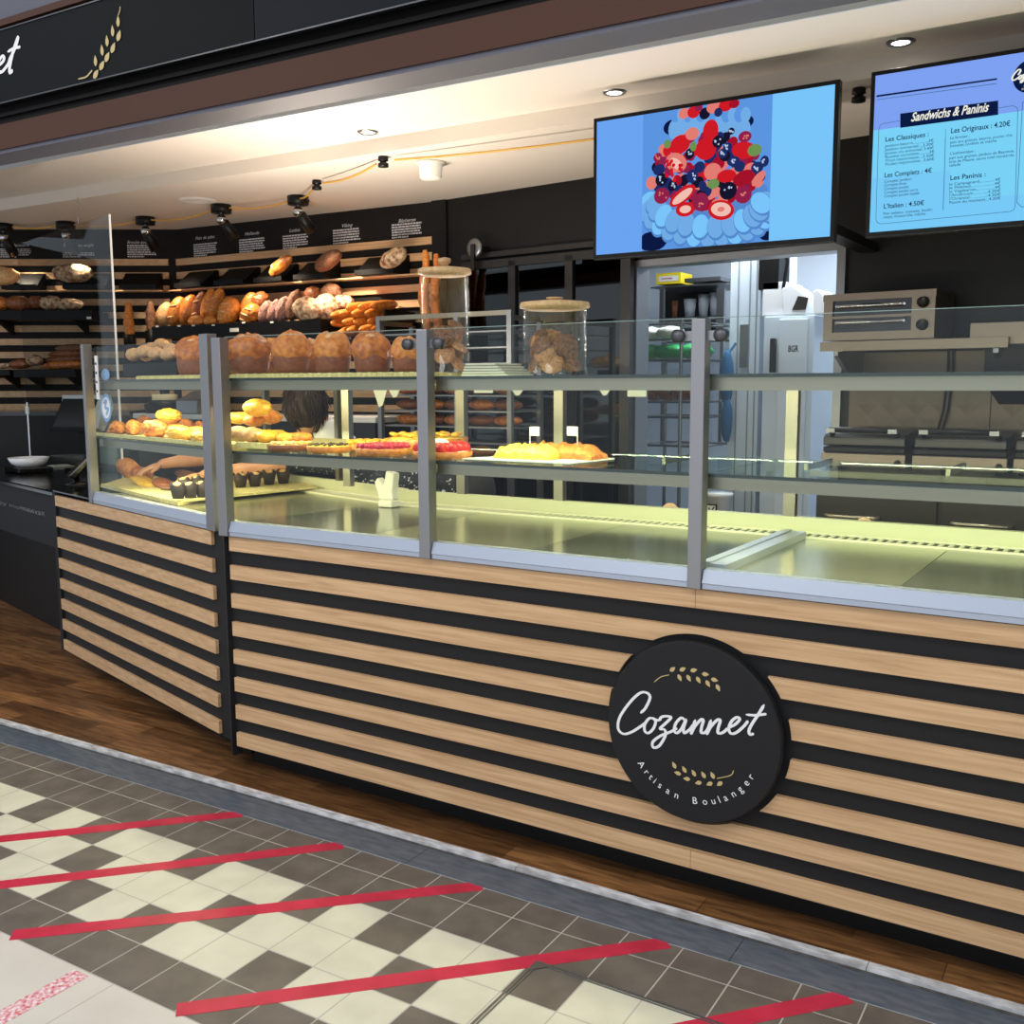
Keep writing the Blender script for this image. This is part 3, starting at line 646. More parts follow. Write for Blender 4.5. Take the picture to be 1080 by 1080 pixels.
# menu board television
a_, z_ = W.hit(919, 76, TVY); MU0, MZ1 = a_, z_; MZ0 = W.hit(921, 250.5, TVY)[1]; MU1 = MU0 + .955
t2 = tv(MU0, MZ0, MU1, MZ1, 'black ceiling-hung television showing the sandwich and panini menu')
b = MB(); V2 = TVY - .001; zs = [MZ0 + .018, MZ0 + .2, MZ0 + .36, MZ1 - .015]
for i, mi in enumerate((2, 1, 0)): q4(b, MU0 + .015, MU1 - .015, zs[i], zs[i + 1], V2, mi)
q4(b, MU0 + .27, MU1 - .2, MZ0 + .1, MZ0 + .36, V2 - .0001, 1)
b.build('screen', ['tv_m1', 'tv_m2', 'tv_m3'], t2)
pm = lambda x, y: W.hit(880 + x / 4.909, 30 + y / 4.909, V2 - .0004)
b = MB()
def qpx(p, q_, r, s_, v, mi): b.add([W.p(a[0], v, a[1]) for a in (p, q_, r, s_)], [(0, 1, 2, 3)], mi)
qpx(pm(218, 356), pm(842, 266), pm(842, 257), pm(218, 346), V2 - .0004, 0); qpx(pm(218, 371), pm(842, 287), pm(842, 283), pm(218, 368), V2 - .0004, 2)
qpx(pm(341, 515), pm(848, 447), pm(848, 373), pm(341, 441), V2 - .0004, 0)
def ptext(s, x0, y0, x1, y1, hpx, mi=0, shear=0, bold=0):
    (ua, za), (ub, zb) = pm(x0, y0), pm(x1, y1); b.text(W, s, ua, za, V2 - .0007, hpx * .00082 * .78, width=ub - ua, mi=mi, shear=shear, bold=bold)
ptext('Sandwichs & Paninis', 395, 482, 798, 428, 44, 1, .35, .02)
ptext('Les Classiques :', 262, 587, 486, 562, 24, 0, 0, .012); ptext('Les Complets : 4€', 258, 772, 502, 748, 24, 0, 0, .012); ptext("L'Italien : 4.50€", 254, 933, 462, 918, 24, 0, 0, .012)
ptext('Les Originaux : 4.20€', 602, 543, 908, 508, 26, 0, 0, .012); ptext('Les Paninis :', 598, 786, 780, 770, 24, 0, 0, .012)
for i, s in enumerate(('Jambon beurre...............3€', 'Jambon emmental....3.30€', 'Jambon cru emmental..3.40€', 'Rosette cornichon..........3€', 'Thon mayonnaise....3.50€', 'Poulet mayonnaise...3.60€')): ptext(s, 262, 616 + i * 19, 515, 590 + i * 19, 14, 0)
for i, s in enumerate(('Complet jambon', 'Complet thon', 'Complet poulet', 'Complet poulet curry', 'Complet poulet kebab')): ptext(s, 257, 800 + i * 19, (398, 371, 384, 432, 438)[i], (788, 812, 828, 840, 858)[i], 14, 0)
for i, s in enumerate(('Pain italiano, tomates, basilic,', 'mayo, mozzarella, mâche')): ptext(s, 252, 966 + i * 18, (508, 470)[i], 945 + i * 20, 14, 0)
for i, (s, xa, ya, xb, yb) in enumerate((('Le fermier :', 598, 575, 698, 563), ('pain aux graines, beurre, poulet rôti,', 598, 597, 922, 560), ('tomates confites et mâche', 598, 616, 840, 588), ("L'authentique :", 597, 655, 728, 640), ('pain aux graines, jambon de Bayonne,', 594, 678, 930, 642), ('brie de Meaux, sauce miel moutarde,', 594, 698, 930, 662), ('salade', 594, 716, 652, 708))): ptext(s, xa, ya, xb, yb, 14, 0)
for i, s in enumerate(('le Campagnard..............4€', 'le Milanais....................4€', 'le Végétarien................4€', "l'Américain............4.20€", "l'Oriental...............4.20€", 'Panini du moment...4.20€')): ptext(s, 594, 814 + i * 19, 858, 794 + i * 18.5, 14, 0)
b.stroke(W, [pm(576, 522), pm(570, 740), pm(563, 940)], .0016, V2 - .0005, 2)
def rr(x0, y0, x1, y1, x2, y2, x3, y3):
    r = 26; pts = [pm(x0 + 108, y0 - 14), pm(x0 + r, y0), pm(x0 + 7, y0 + 9), pm(x0, y0 + r + 6), pm(x3, y3 - r), pm(x3 + 7, y3 - 7), pm(x3 + r, y3), pm(x2 - r, y2), pm(x2 - 8, y2 - 8), pm(x2, y2 - r), pm(x1, y1 + r), pm(x1 - 7, y1 + 8), pm(x1 - r, y1), pm(x1 - 100, y1 + 12)]; b.line(W, pts, .0018, V2 - .0005, 2)
rr(230, 492, 950, 400, 936, 948, 215, 1012)
(uc, zc1) = pm(982, 250); b.disc(W, uc + .02, zc1, V2 - .0005, .052, .052, 0, n=40)
def mini(x, y): return (uc + (x - 515) * .000148 + .02, zc1 - (y - 540) * .000148)
for s_ in ST: b.stroke(W, [mini(*p) for p in s_], .004, V2 - .0009, 1)
for (p, an) in GR:
    grain(b, W, mini(*p), .009, .006, math.radians(an - 8), V2 - .0009, 1); grain(b, W, mini(1050 - p[0], 1092 - p[1]), .008, .005, math.radians(an + 172), V2 - .0009, 1)
b.text(W, 'Artisan Boulanger', uc - .005, zc1 - .040, V2 - .0009, .006, width=.05, mi=1)
# second column of the board, partly outside the frame
b.line(W, [(MU0 + .49, MZ1 - .155), (MU0 + .476, MZ1 - .17), (MU0 + .476, MZ0 + .075), (MU0 + .49, MZ0 + .06), (MU1 - .06, MZ0 + .06)], .002, V2 - .0005, 2)
b.build('menu_text', ['tv_text', 'tv_white', 'tv_line'], t2)
# ---------------------------------------------------------------- ceiling fixtures
DLs = [(388, 139), (648, 97), (950, 44)]
for (px, py), lb in zip(DLs, ('recessed round ceiling downlight nearest the yellow cable', 'recessed round ceiling downlight above the berry cake television', 'recessed round ceiling downlight above the menu television')):
    p = atZ(px, py, 2.6); d = empty('ceiling_downlight', (p.x, p.y, 2.6), lb, 'ceiling light', 'recessed ceiling downlights')
    b = MB(); b.lathe((p.x, p.y, 2.6), [(.03, -.002), (.032, -.006), (.046, -.006), (.05, 0)], 0, 32); b.build('light_trim', 'steelgrey', d)
    b = MB(); b.lathe((p.x, p.y, 2.6), [(0, -.0035), (.031, -.0035)], 0, 32); b.build('lamp_lens', 'lampcool', d)
SP = [((3, 236), 'spotlight on the yellow cable at the left edge of the photo'), ((69, 234), 'second spotlight on the cable, above the leftmost floured loaf'), ((153, 229), 'third spotlight on the cable, just right of the glass screen edge'), ((233, 216), 'fourth spotlight on the cable, above the left end of the loaves rack'), ((314, 207), 'rightmost spotlight on the cable, above the seeded loaves')]
spots = []
for i, ((px, py), lb) in enumerate(SP):
    p = atZ(px, py, ZC); s = empty('ceiling_spotlight', (p.x, p.y, ZC), 'black ' + lb, 'spotlight', 'black spotlights on the ceiling cable')
    b = MB(); b.lathe((p.x, p.y, ZC), [(0, -.0005), (.062, -.0005), (.062, -.05), (0, -.05)], 0, 28); b.box(Frame(p[:2], 20), .05, .066, -.02, .02, ZC - .034, ZC - .018, 0); b.build('ceiling_canopy', 'black', s)
    tx = FB if i >= 3 else FA; dvec = (tx.ev * .62 + RR * .3 + Vector((0, 0, -.95))).normalized(); o = Vector((p.x, p.y, ZC - .09))
    b = MB(); b.tube([(p.x, p.y, ZC - .05), (p.x, p.y, ZC - .08), o], .009, n=8); b.build('swivel_stem', 'chrome', s)
    b = MB(); b.blob(o, (.034, .034, .034), sub=2, amp=0); b.build('lamp_back', 'chrome', s)
    b = MB(); b.lathe(o + dvec * .01, [(.02, 0), (.033, .012), (.035, .13), (.031, .13), (.029, .03), (0, .03)], 0, 24, axis=dvec); b.build('lamp_tube', 'black', s)
    b = MB(); b.lathe(o + dvec * .06, [(0, .0), (.027, .0)], 0, 20, axis=dvec); b.build('lamp_bulb', 'lampface', s); spots.append((o + dvec * .15, dvec))
clips = []
for (px, py), lb in (((334, 190), 'black round cable clip on the ceiling beside the rightmost spotlight'), ((404, 165), 'black cable clip on the ceiling near the smoke detector'), ((906, 93), 'black cable clip on the ceiling between the two televisions')):
    p = atZ(px, py, ZC); b = MB(); b.lathe((p.x, p.y, ZC), [(0, -.0005), (.024, -.0005), (.026, -.02), (.016, -.024), (.016, -.03), (.026, -.034), (.026, -.05), (0, -.052)], 0, 20)
    thing(b, 'cable_clip', 'black', lb, 'cable clip', 'ceiling cable clips'); clips.append(p)
chain = [atZ(-40, 238, ZC)] + [atZ(p[0], p[1], ZC) for p, _ in SP] + clips
b = MB()
for i in range(len(chain) - 1):
    A_, B2 = chain[i], chain[i + 1]; d = (B2 - A_).normalized(); A2 = A_ + d * .07; B3 = B2 - d * .07; pts = []
    for k in range(9): t = k / 8; q = A2.lerp(B3, t); q.z = ZC - .024 - .03 * 4 * t * (1 - t) * min(1, (B2 - A_).length); pts.append(q)
    b.tube(pts, .0055, 0, 6)
thing(b, 'ceiling_cable', 'cable', 'yellow flat cable strung between the ceiling spotlights and clips', 'cable')
p = atZ(454, 171, ZC); b = MB(); b.lathe((p.x, p.y, ZC), [(0, -.0005), (.075, -.0005), (.075, -.012), (.06, -.016), (.056, -.075), (.046, -.085), (0, -.088)], 0, 32); thing(b, 'smoke_detector', 'detector', 'off-white round smoke detector on the ceiling', 'smoke detector')
p = atZ(208, 211, ZC); b = MB(); b.lathe((p.x, p.y, ZC), [(0, -.004), (.05, -.004), (.06, -.008), (.1, -.006), (.11, -.0005)], 0, 28); thing(b, 'round_vent', 'white', 'flat round white vent cap on the ceiling beside the spotlights', 'vent')
p = atZ(82, 208, ZC); b = MB(); b.tube([(p.x, p.y, ZC - .0), (p.x, p.y, ZC - .03), (p.x + .02, p.y, ZC - .045), (p.x + .01, p.y, ZC - .06), (p.x - .012, p.y, ZC - .045)], .003, 0, 6); b.tube([(p.x, p.y, ZC - .05), (p.x + .01, p.y - .01, ZC - .1), (p.x - .01, p.y, ZC - .16)], .002, 0, 5); thing(b, 'ceiling_hook', 'chrome', 'small silver ceiling hook with a wire above the left bread wall', 'hook')
# ---------------------------------------------------------------- wall texts
TX = [(FA, 'Grand épeautre', (0, 260), (30, 258), 6, 22), (FA, 'Tourte au seigle', (66, 260), (98, 258), 6, 22), (FA, 'Brioche aux fruits', (134, 257), (164, 255), 6, 22), (FB, 'Pain de pâte', (206, 253), (226, 252), 6, 20), (FB, 'Hollande', (258, 248.5), (273, 246.5), 6, 20), (FB, 'Lutèce', (305, 245), (316, 243), 6, 20), (FB, 'Viking', (360, 240), (371, 238), 6, 20), (FB, 'Bûcheron', (420, 235), (438, 232), 6, 20)]
boxes = [((-4, 262, 33, 272), 5), ((66, 266, 100, 272), 3), ((134, 258, 166, 272), 6), ((204, 256, 229, 270), 6), ((252, 251, 279, 266), 6), ((298, 247, 325, 262), 6), ((351, 241, 380, 257), 6), ((413, 235, 445, 251), 6)]
LBL = ['leftmost', 'second from the left', 'left of the wall corner', 'right of the wall corner', 'second right of the wall corner', 'above the tray gap in the middle', 'second from the right', 'rightmost']
random.seed(11)
for (fr, s, A_, B2, hp, wp), ((x0, y0, x1, y1), nl), lb in zip(TX, boxes, LBL):
    V = -.002; b = MB(); (ua, za), (ub, zb) = fr.hit(*A_, V), fr.hit(*B2, V); b.text(fr, s, ua, za, V, .022, width=ub - ua, shear=.3); tb = b; b = MB()
    (u0, zu0), (u1, zu1) = fr.hit(x0, y0 if fr is FA else y0 + 1.5, V), fr.hit(x1, y0 if fr is FA else y0 - 1.5, V); ph = (y1 - y0) / nl * (fr.hit(x0, 260, V)[1] - fr.hit(x0, 261, V)[1])
    for k in range(nl):
        zt = zu0 - k * ph - .002; u = u0; e = u1 - random.random() * .02 if k < nl - 1 else u0 + (u1 - u0) * .55
        while u < e:
            wl_ = random.uniform(.008, .03); b.add([fr.p(u, V, zt - ph * .55), fr.p(min(u + wl_, e), V, zt - ph * .55), fr.p(min(u + wl_, e), V, zt), fr.p(u, V, zt)], [(0, 1, 2, 3)]); u += wl_ + .004
    t = empty('wall_lettering', fr.p(u0, V, zu1), 'white chalk style bread description on the black wall, ' + lb, 'wall text', 'white bread descriptions above the slats', fr.a); tb.build('title_lettering', 'chalk', t); b.build('small_lettering', 'chalk', t)
# ---------------------------------------------------------------- till counter on the left
pc = empty('till_counter', FL.p(-2.6, .3, 0), 'black till counter to the left of the slatted counter', 'counter')
zb_ = FL.hit(0, 557, .03)[1]; um = -1.835
b = MB(); b.vz(FL, [(0, .868), (-.006, .874), (-.006, .89), (0, .896), (.6, .896), (.6, .868)], -3.75, um); b.box(FL, um, ue0 - .004, -.006, .6, .8965, .903) ; b.build('counter_top', 'gloss_black', pc)
b = MB(); b.box(FL, -4.4, um, .02, .05, zb_, .868); b.build('upper_panel', 'charcoal', pc)
b = MB(); b.box(FL, -4.4, um, .24, .27, .005, .868); b.box(FL, um - .0, um + .0, 0, 0, 0, 0) if 0 else None; b.box(FL, -3.6, -1.84, .27, .55, .005, .06); b.build('kick_panel', 'black', pc)
b = MB(); (u0, z0), (u1, z1) = FL.hit(-30, 523, .018), FL.hit(46, 535, .018); b.text(FL, 'art of happy moments"', u0, z0, .018, .022, width=u1 - u0, shear=.1); (u0, z0), (u1, z1) = FL.hit(21, 537, .018), FL.hit(47, 542, .018); b.text(FL, 'CŒUR FOREVER'[5:], u0, z0, .018, .018, width=u1 - u0); b.build('quote_lettering', 'steelgrey', pc)
PT = .8975
def onp(px, py): return atZ(px, py, .9)
p = onp(31, 497); bw = empty('white_bowl', (p.x, p.y, .93), 'shallow white oval bowl on a black scale beside the till', 'bowl')
b = MB(); b.lathe((p.x, p.y, .93), [(0, 0), (.07, 0), (.1, .02), (.118, .055), (.112, .055), (.094, .024), (.066, .008), (0, .008)], 0, 40); b.build('bowl_shell', 'white_gloss', bw)
b = MB(); b.box(Frame(p[:2], -15), -.15, .13, -.1, .1, .898, .929); thing(b, 'counter_scale', 'gloss_black', 'flat black scale under the white bowl', 'scale', bevel=.006)
p = onp(32, 470); p = FL.p(FL.loc(onp(33, 488))[0], FL.loc(onp(33, 488))[1], 0); ps = empty('till_pole', (p.x, p.y, .897), 'thin chrome pole with a small card holder standing on the till counter', 'pole')
zt = .897 + .0; hh = (atY(35, 424, p.y).z); b = MB(); b.tube([(p.x, p.y, .8975), (p.x, p.y, hh)], .009, 0, 12); b.lathe((p.x, p.y, .8975), [(.035, 0), (.035, .008), (0, .01)], 0, 20); b.build('pole_tube', 'chrome', ps)
b = MB(); b.blob((p.x, p.y, hh + .01), (.016, .016, .016), sub=2, amp=0); b.build('pole_cap', 'black', ps); b = MB(); b.box(Frame(p[:2], -10), -.03, .03, -.006, -.003 - .0, hh - .08, hh - .03) ; b.build('card_holder', 'paper', ps)
# touch screen, card reader, printer
q = FL.loc(atZ(70, 500, .9)); q = FL.p(q[0] - .0, .56, 0); sf = Frame(q[:2], 8)
ts = empty('touch_screen', (q.x, q.y, .897), 'tilted black touch screen till with a white back shell', 'till screen')
ux0, zx0 = sf.hit(53, 454, 0); ux1, zx1 = sf.hit(92, 420, 0)
b = MB(); b.vz(sf, [(.012, zx0 + .02), (.068, zx1 - .0), (.066, zx1 + .018), (.13, zx1 + .02), (.15, zx1 - .06), (.06, zx0 - .005)], ux0 + .04, ux1 + .06); b.build('back_shell', 'white_gloss', ts, bevel=.004)
b = MB(); b.add([sf.p(u, v, z) for v0, z0 in ((-.006, 0), (.010, -.004)) for (u, v, z) in ((ux0 - .0, v0, zx0 + z0), (ux1 - .03, v0, zx0 + z0), (ux1 + .02, .072 + v0, zx1 + z0 - .004), (ux0 + .05, .072 + v0, zx1 + z0 - .004))], [(0, 1, 2, 3), (7, 6, 5, 4), (0, 4, 5, 1), (1, 5, 6, 2), (2, 6, 7, 3), (3, 7, 4, 0)]); b.build('bezel', 'black', ts)
b = MB(); k0, k1 = .12, .9; b.add([sf.p(ux0 + .025, -.0075 + .072 * k0, zx0 + (zx1 - zx0) * k0), sf.p(ux1 - .05, -.0075 + .072 * k0, zx0 + (zx1 - zx0) * k0), sf.p(ux1 - .005, -.0075 + .072 * k1, zx0 + (zx1 - zx0) * k1), sf.p(ux0 + .065, -.0075 + .072 * k1, zx0 + (zx1 - zx0) * k1)], [(0, 1, 2, 3)]); b.build('display', 'screen_off', ts)
b = MB(); um2 = (ux0 + ux1) / 2 + .03; b.box(sf, um2 - .03, um2 + .03, .07, .1, .915, zx0 + .03); b.box(sf, um2 - .09, um2 + .09, .0, .13, .8975, .915); b.build('stand', 'black', ts)
c_ = onp(82, 512); cf = Frame(c_[:2], -25); cr2 = empty('card_reader', (c_.x, c_.y, .8975), 'black card payment reader on a stand left of the display case', 'card reader')
b = MB(); b.lathe(cf.p(0, 0, .904), [(0, 0), (.06, 0), (.06, .006), (.02, .014), (.016, .07), (0, .07)], 0, 24); b.build('reader_stand', 'gloss_black', cr2)
b = MB(); b.vz(cf, [(-.05, .955), (.05, 1.05), (.08, 1.03), (-.02, .935)], -.04, .04); b.build('reader_body', 'gloss_black', cr2, bevel=.008); b = MB(); b.vz(cf, [(-.0, 1.004), (.044, 1.046), (.045, 1.0455), (.001, 1.0035)], -.03, .03); b.build('reader_display', 'screen_off', cr2)
c_ = onp(60, 492); b = MB(); b.box(Frame(c_[:2], -12), -.09, .07, -.03, .09, .8975, .903); b.box(Frame(c_[:2], -20), -.08, .06, -.02, .08, .9035, .907); thing(b, 'paper_slips', 'paper', 'small stack of white paper slips next to the white bowl', 'paper')
c_ = onp(4, 482); pf = Frame(c_[:2], -15); pr = empty('till_printer', (c_.x, c_.y, .8975), 'large black printer housing at the left end of the till counter', 'printer'); b = MB(); b.box(pf, -.08, .1, .05, .2, .8975, 1.13); b.build('printer_body', 'black', pr, bevel=.01); b = MB(); b.vz(pf, [(-.02, 1.13), (.22, 1.16), (.22, 1.14), (-.02, 1.12)], -.09, .12); b.build('printer_lid', 'darksteel', pr)
# tall glass screen on the till counter
b = MB(); b.box(FL, -3.5, -1.98, .40, .408, .897, 2.30); gs = thing(b, 'glass_screen', 'guard', 'tall clear glass screen standing on the till counter', 'glass screen')
b = MB(); b.box(FL, -1.9799, -1.974, .399, .409, .8971, 2.30); b.build('glass_edge', 'white', gs)
# stickers and strip on the left case glass
(us_, zs_) = FL.hit(111, 430, -.0); b = MB(); b.disc(FL, us_, zs_, .004, .062, .062, 0, n=32); b.disc(FL, us_, zs_, .0035, .047, .047, 1, n=32); b.stroke(FL, [(us_ - .025, zs_ + .02), (us_ + .01, zs_ + .03), (us_ - .01, zs_), (us_ + .025, zs_ - .005), (us_, zs_ - .03)], .012, .003, 0)
(u3, z3) = FL.hit(110, 395, 0); b.disc(FL, u3, z3, .004, .05, .025, 0, n=20)
thing(b, 'round_sticker', ['sticker', 'white'], 'pale blue round sticker inside the left end of the display glass', 'sticker')
u4, z4 = FL.hit(99.5, 375, -.03); b = MB(); b.box(FL, u4 - .013, u4 + .015, -.026, -.0215, z4 - .19, z4); b.tube([FL.p(u4, -.024, z4), FL.p(u4 - .008, -.024, z4 + .03), FL.p(u4 + .004, -.024, z4 + .05)], .003, 1, 6)
for k in range(4): b.box(FL, u4 - .006, u4 + .008, -.0275, -.0262, z4 - .04 - k * .04, z4 - .03 - k * .04, 1)
thing(b, 'hanging_tag', ['white', 'black'], 'narrow white tag hanging on the leftmost case post', 'tag')
# ---------------------------------------------------------------- right side: back counter and machines
wr = FD.hit(897, 400, 0)[0]
bs = MB(); 
for k in range(3):
    u0 = wr + k * .62; bs.box(FD, u0 + .002, u0 + .618, -.012, -.001, 1.052, 1.555)
for k in range(3):
    for i in range(5):
        for j_ in range(4):
            uc_, zc_ = wr + k * .62 + .09 + i * .11, 1.12 + j_ * .1
            if uc_ < wr + k * .62 + .56: bs.add([FD.p(uc_ - .05, -.0125, zc_), FD.p(uc_, -.0125, zc_ - .05), FD.p(uc_ + .05, -.0125, zc_), FD.p(uc_, -.0125, zc_ + .05), FD.p(uc_, -.016, zc_)], [(0, 1, 4), (1, 2, 4), (2, 3, 4), (3, 0, 4)])
thing(bs, 'steel_backsplash', 'backtile', 'brushed quilted metal backsplash on the wall behind the grills', 'backsplash')
BC = Frame((1.45, 1.85), 0)
ct = empty('back_counter', (2.4, 2.1, 0), 'long stainless work counter with drawers behind the display case on the right', 'counter')
b = MB(); b.vz if 0 else b.prism([BC.p(.12, 0, 0), BC.p(1.9, 0, 0), FD.p(3.28, -.03, 0), FD.p(FD.loc(BC.p(.12, 0, 0))[0], -.03, 0)], 1.02, 1.05); b.build('worktop', 'steel', ct, bevel=.003)
b = MB(); b.prism([BC.p(.15, .03, 0), BC.p(1.88, .03, 0), FD.p(3.26, -.04, 0), FD.p(FD.loc(BC.p(.15, 0, 0))[0], -.04, 0)], .006, 1.019); b.build('cabinet_body', 'darksteel', ct)
for k in range(3):
    b = MB(); b.box(BC, .16 + k * .5, .64 + k * .5, .012, .029, .62, 1.0); dr_ = b.build('drawer', 'darksteel', ct, bevel=.002); b = MB(); b.tube([BC.p(.2 + k * .5, .0, .86), BC.p(.22 + k * .5, -.02, .86), BC.p(.40 + k * .5, -.02, .86), BC.p(.42 + k * .5, .0, .86)], .009, 0, 8); b.build('drawer_handle', 'steel', dr_)
# oven shelf with oven
OS = Frame(FD.p(0, 0, 0)[:2], -5.49); so_ = OS.hit(866, 362, -.36)[0]; se_ = OS.hit(1064, 358, -.36)[0]; zo = OS.hit(900, 360, -.36)[1] + .0
osf = empty('oven_shelf', FD.p((so_ + se_) / 2, -.2, zo - .03), 'stainless wall shelf with brackets carrying the double oven', 'shelf')
b = MB(); b.vz(FD, [(-.37, zo - .04), (-.37, zo), (-.002, zo), (-.002, zo - .012), (-.35, zo - .012), (-.35, zo - .04)], so_, se_); b.build('shelf_board', 'steel_warm', osf)
for u in (so_ + .05, se_ - .06):
    b = MB(); b.uz(Frame(FD.p(u, 0, 0)[:2], -5.49 - 90), [(.012, zo - .2), (.012, zo - .042), (.34, zo - .042), (.34, zo - .06), (.08, zo - .2)], 0, .02); b.build('shelf_bracket', 'steelgrey', osf)
o0, oz0 = FD.hit(868, 351, -.33); o1, _ = FD.hit(985, 351, -.33); ozt = FD.hit(985, 304.5, -.33)[1]; oz0 = zo + .006
ov = empty('double_oven', FD.p((o0 + o1) / 2, -.2, oz0), 'small stainless double grill oven with two glass slots and black knobs', 'oven')
ud = o0 + (o1 - o0) * .80; hh_ = ozt - oz0
b = MB(); b.box(FD, o0, o1, -.31, -.06, oz0, ozt); b.box(FD, o0 - .003, o1 + .003, -.332, -.31, ozt - .03, ozt); b.box(FD, o0, o0 + .04, -.33, -.31, oz0, ozt - .03); b.box(FD, ud, o1, -.33, -.31, oz0, ozt - .03); b.box(FD, o0 + .04, ud, -.33, -.31, oz0, oz0 + .035); b.box(FD, o0 + .04, ud, -.33, -.31, oz0 + hh_ * .5 - .006, oz0 + hh_ * .5 + .004); b.build('oven_body', 'steel_warm', ov)
for k in (0, 1):
    zc_ = oz0 + .035 + k * (hh_ * .5 - .03); ht = hh_ * .5 - .034
    b = MB(); b.box(FD, o0 + .042, ud - .002, -.32, -.3105, zc_ + .001, zc_ + ht); b.build('oven_window', 'gloss_black', ov)
    b = MB(); b.tube([FD.p(o0 + .06, -.335, zc_ + ht * .62), FD.p(ud - .03, -.335, zc_ + ht * .62)], .008, 0, 8); b.tube([FD.p(o0 + .06, -.32, zc_ + ht * .62), FD.p(o0 + .06, -.335, zc_ + ht * .62)], .006, 0, 8); b.tube([FD.p(ud - .03, -.32, zc_ + ht * .62), FD.p(ud - .03, -.335, zc_ + ht * .62)], .006, 0, 8); b.build('oven_handle', 'chrome', ov)
    b = MB(); b.lathe(FD.p((ud + o1) / 2, -.33, oz0 + hh_ * (.28 + k * .46)), [(0, .025), (.021, .024), (.024, .0)], 0, 24, axis=-FD.ev); b.build('oven_knob', 'black', ov)
b = MB(); p_, pz_ = FD.hit(1040, 349, -.3); b.box(FD, p_ - .05, p_ + .7, -.34, -.05, pz_ - .055, pz_ + .03); b.vz(FD, [(-.3, pz_ - .055), (-.3, pz_ - .2), (-.02, pz_ - .3), (-.02, pz_ - .055)], p_ + .0, p_ + .6, 1); thing(b, 'extractor_hood', ['steel_warm', 'black'], 'steel fronted black hood box right of the oven shelf', 'hood')
# panini grills
GZ = 1.052
def grill(x0, x1, yb, lb, V=2.0):
    fr = Frame((0, V - .0), 0); u0 = W.hit(x0, 480, 1.93)[0]; u1 = W.hit(x1, 480, 1.93)[0]
    g_ = empty('panini_grill', W.p((u0 + u1) / 2, 2.05, GZ), lb, 'grill')
    b = MB(); b.box(W, u0, u1, 1.93, 2.24, GZ + .012, GZ + .07); b.build('grill_base', 'steel_warm', g_, bevel=.004)
    for k, (a, c_) in enumerate(((u0 + .03, 1.96), (u1 - .03, 1.96), (u0 + .03, 2.2), (u1 - .03, 2.2))):
        b = MB(); b.lathe((a, c_, GZ), [(0, 0), (.014, 0), (.014, .0115), (0, .0115)], 0, 12); b.build('foot', 'black', g_)
    b = MB(); b.box(W, u0 + .005, u1 - .005, 1.94, 2.22, GZ + .072, GZ + .095); b.build('lower_plate', 'black', g_, bevel=.004)
    b = MB(); b.vz(W, [(1.935, GZ + .1), (1.935, GZ + .135), (1.96, GZ + .15), (2.2, GZ + .165), (2.22, GZ + .1)], u0 + .005, u1 - .005); b.build('upper_plate', 'darksteel', g_, bevel=.006)
    b = MB(); b.tube([W.p(u0 + .04, 1.95, GZ + .15), W.p(u0 + .04, 1.9, GZ + .17), W.p(u1 - .04, 1.9, GZ + .17), W.p(u1 - .04, 1.95, GZ + .15)], .012, 0, 10); b.build('handle', 'black', g_)
    b = MB(); b.box(W, u0 + .03, u0 + .065, 1.886, 1.93, GZ + .158, GZ + .176); b.build('handle_bracket', 'steelgrey', g_); b = MB(); b.box(W, u1 - .065, u1 - .03, 1.886, 1.93, GZ + .158, GZ + .176); b.build('handle_bracket', 'steelgrey', g_)
    b = MB(); b.lathe(W.p(u1 - .03, 1.93, GZ + .035), [(0, .014), (.012, .012), (.013, 0)], 0, 14, axis=Vector((0, -1, 0))); b.build('knob', 'black', g_)
grill(866, 955, 0, 'black and steel panini grill at the left end of the back counter'); grill(962, 1063, 0, 'black and steel panini grill in the middle of the back counter'); grill(1069, 1170, 0, 'panini grill cut off by the right edge of the photo')
b = MB()
for x in (998, 1003): 
    u, z = FD.hit(x, 400, -.02); b.tube([FD.p(u + .004, -.025, 1.6), FD.p(u + .006, -.025, 1.45), FD.p(u - .005, -.025, 1.3), FD.p(u - .03, -.03, 1.18)], .005, 0, 6)
thing(b, 'power_cord', 'black', 'pair of black power cords hanging down the metal backsplash', 'cord')
# ---------------------------------------------------------------- kitchen behind the doorway
KY = 4.1
def kb(b, x0, y0_, x1, y1_, v0, v1, mi=0):
    (ua, za), (ub, zb) = W.hit(x0, y1_, v0), W.hit(x1, y0_, v0); b.box(W, min(ua, ub), max(ua, ub), v0, v1, min(za, zb), max(za, zb), mi)
ku = empty('kitchen_cabinet', W.p(.3, 4.2, 0), 'stainless open cabinet holding grey bins against the kitchen wall', 'cabinet')
b = MB(); kb(b, 686, 298, 766, 304, KY, KY + .5); kb(b, 695, 304, 700, 352, KY, KY + .03); kb(b, 755, 304, 764, 352, KY, KY + .03); kb(b, 695, 328 + 5, 762, 339, KY, KY + .5); kb(b, 695, 348, 762, 354, KY, KY + .5)
kb(b, 696, 354, 701, 470, KY, KY + .03); kb(b, 757, 354, 763, 470, KY, KY + .03); b.build('frame', 'steelgrey', ku); b = MB(); kb(b, 700, 304, 756, 354, KY + .48, KY + .49); b.build('back_panel', 'darksteel', ku)
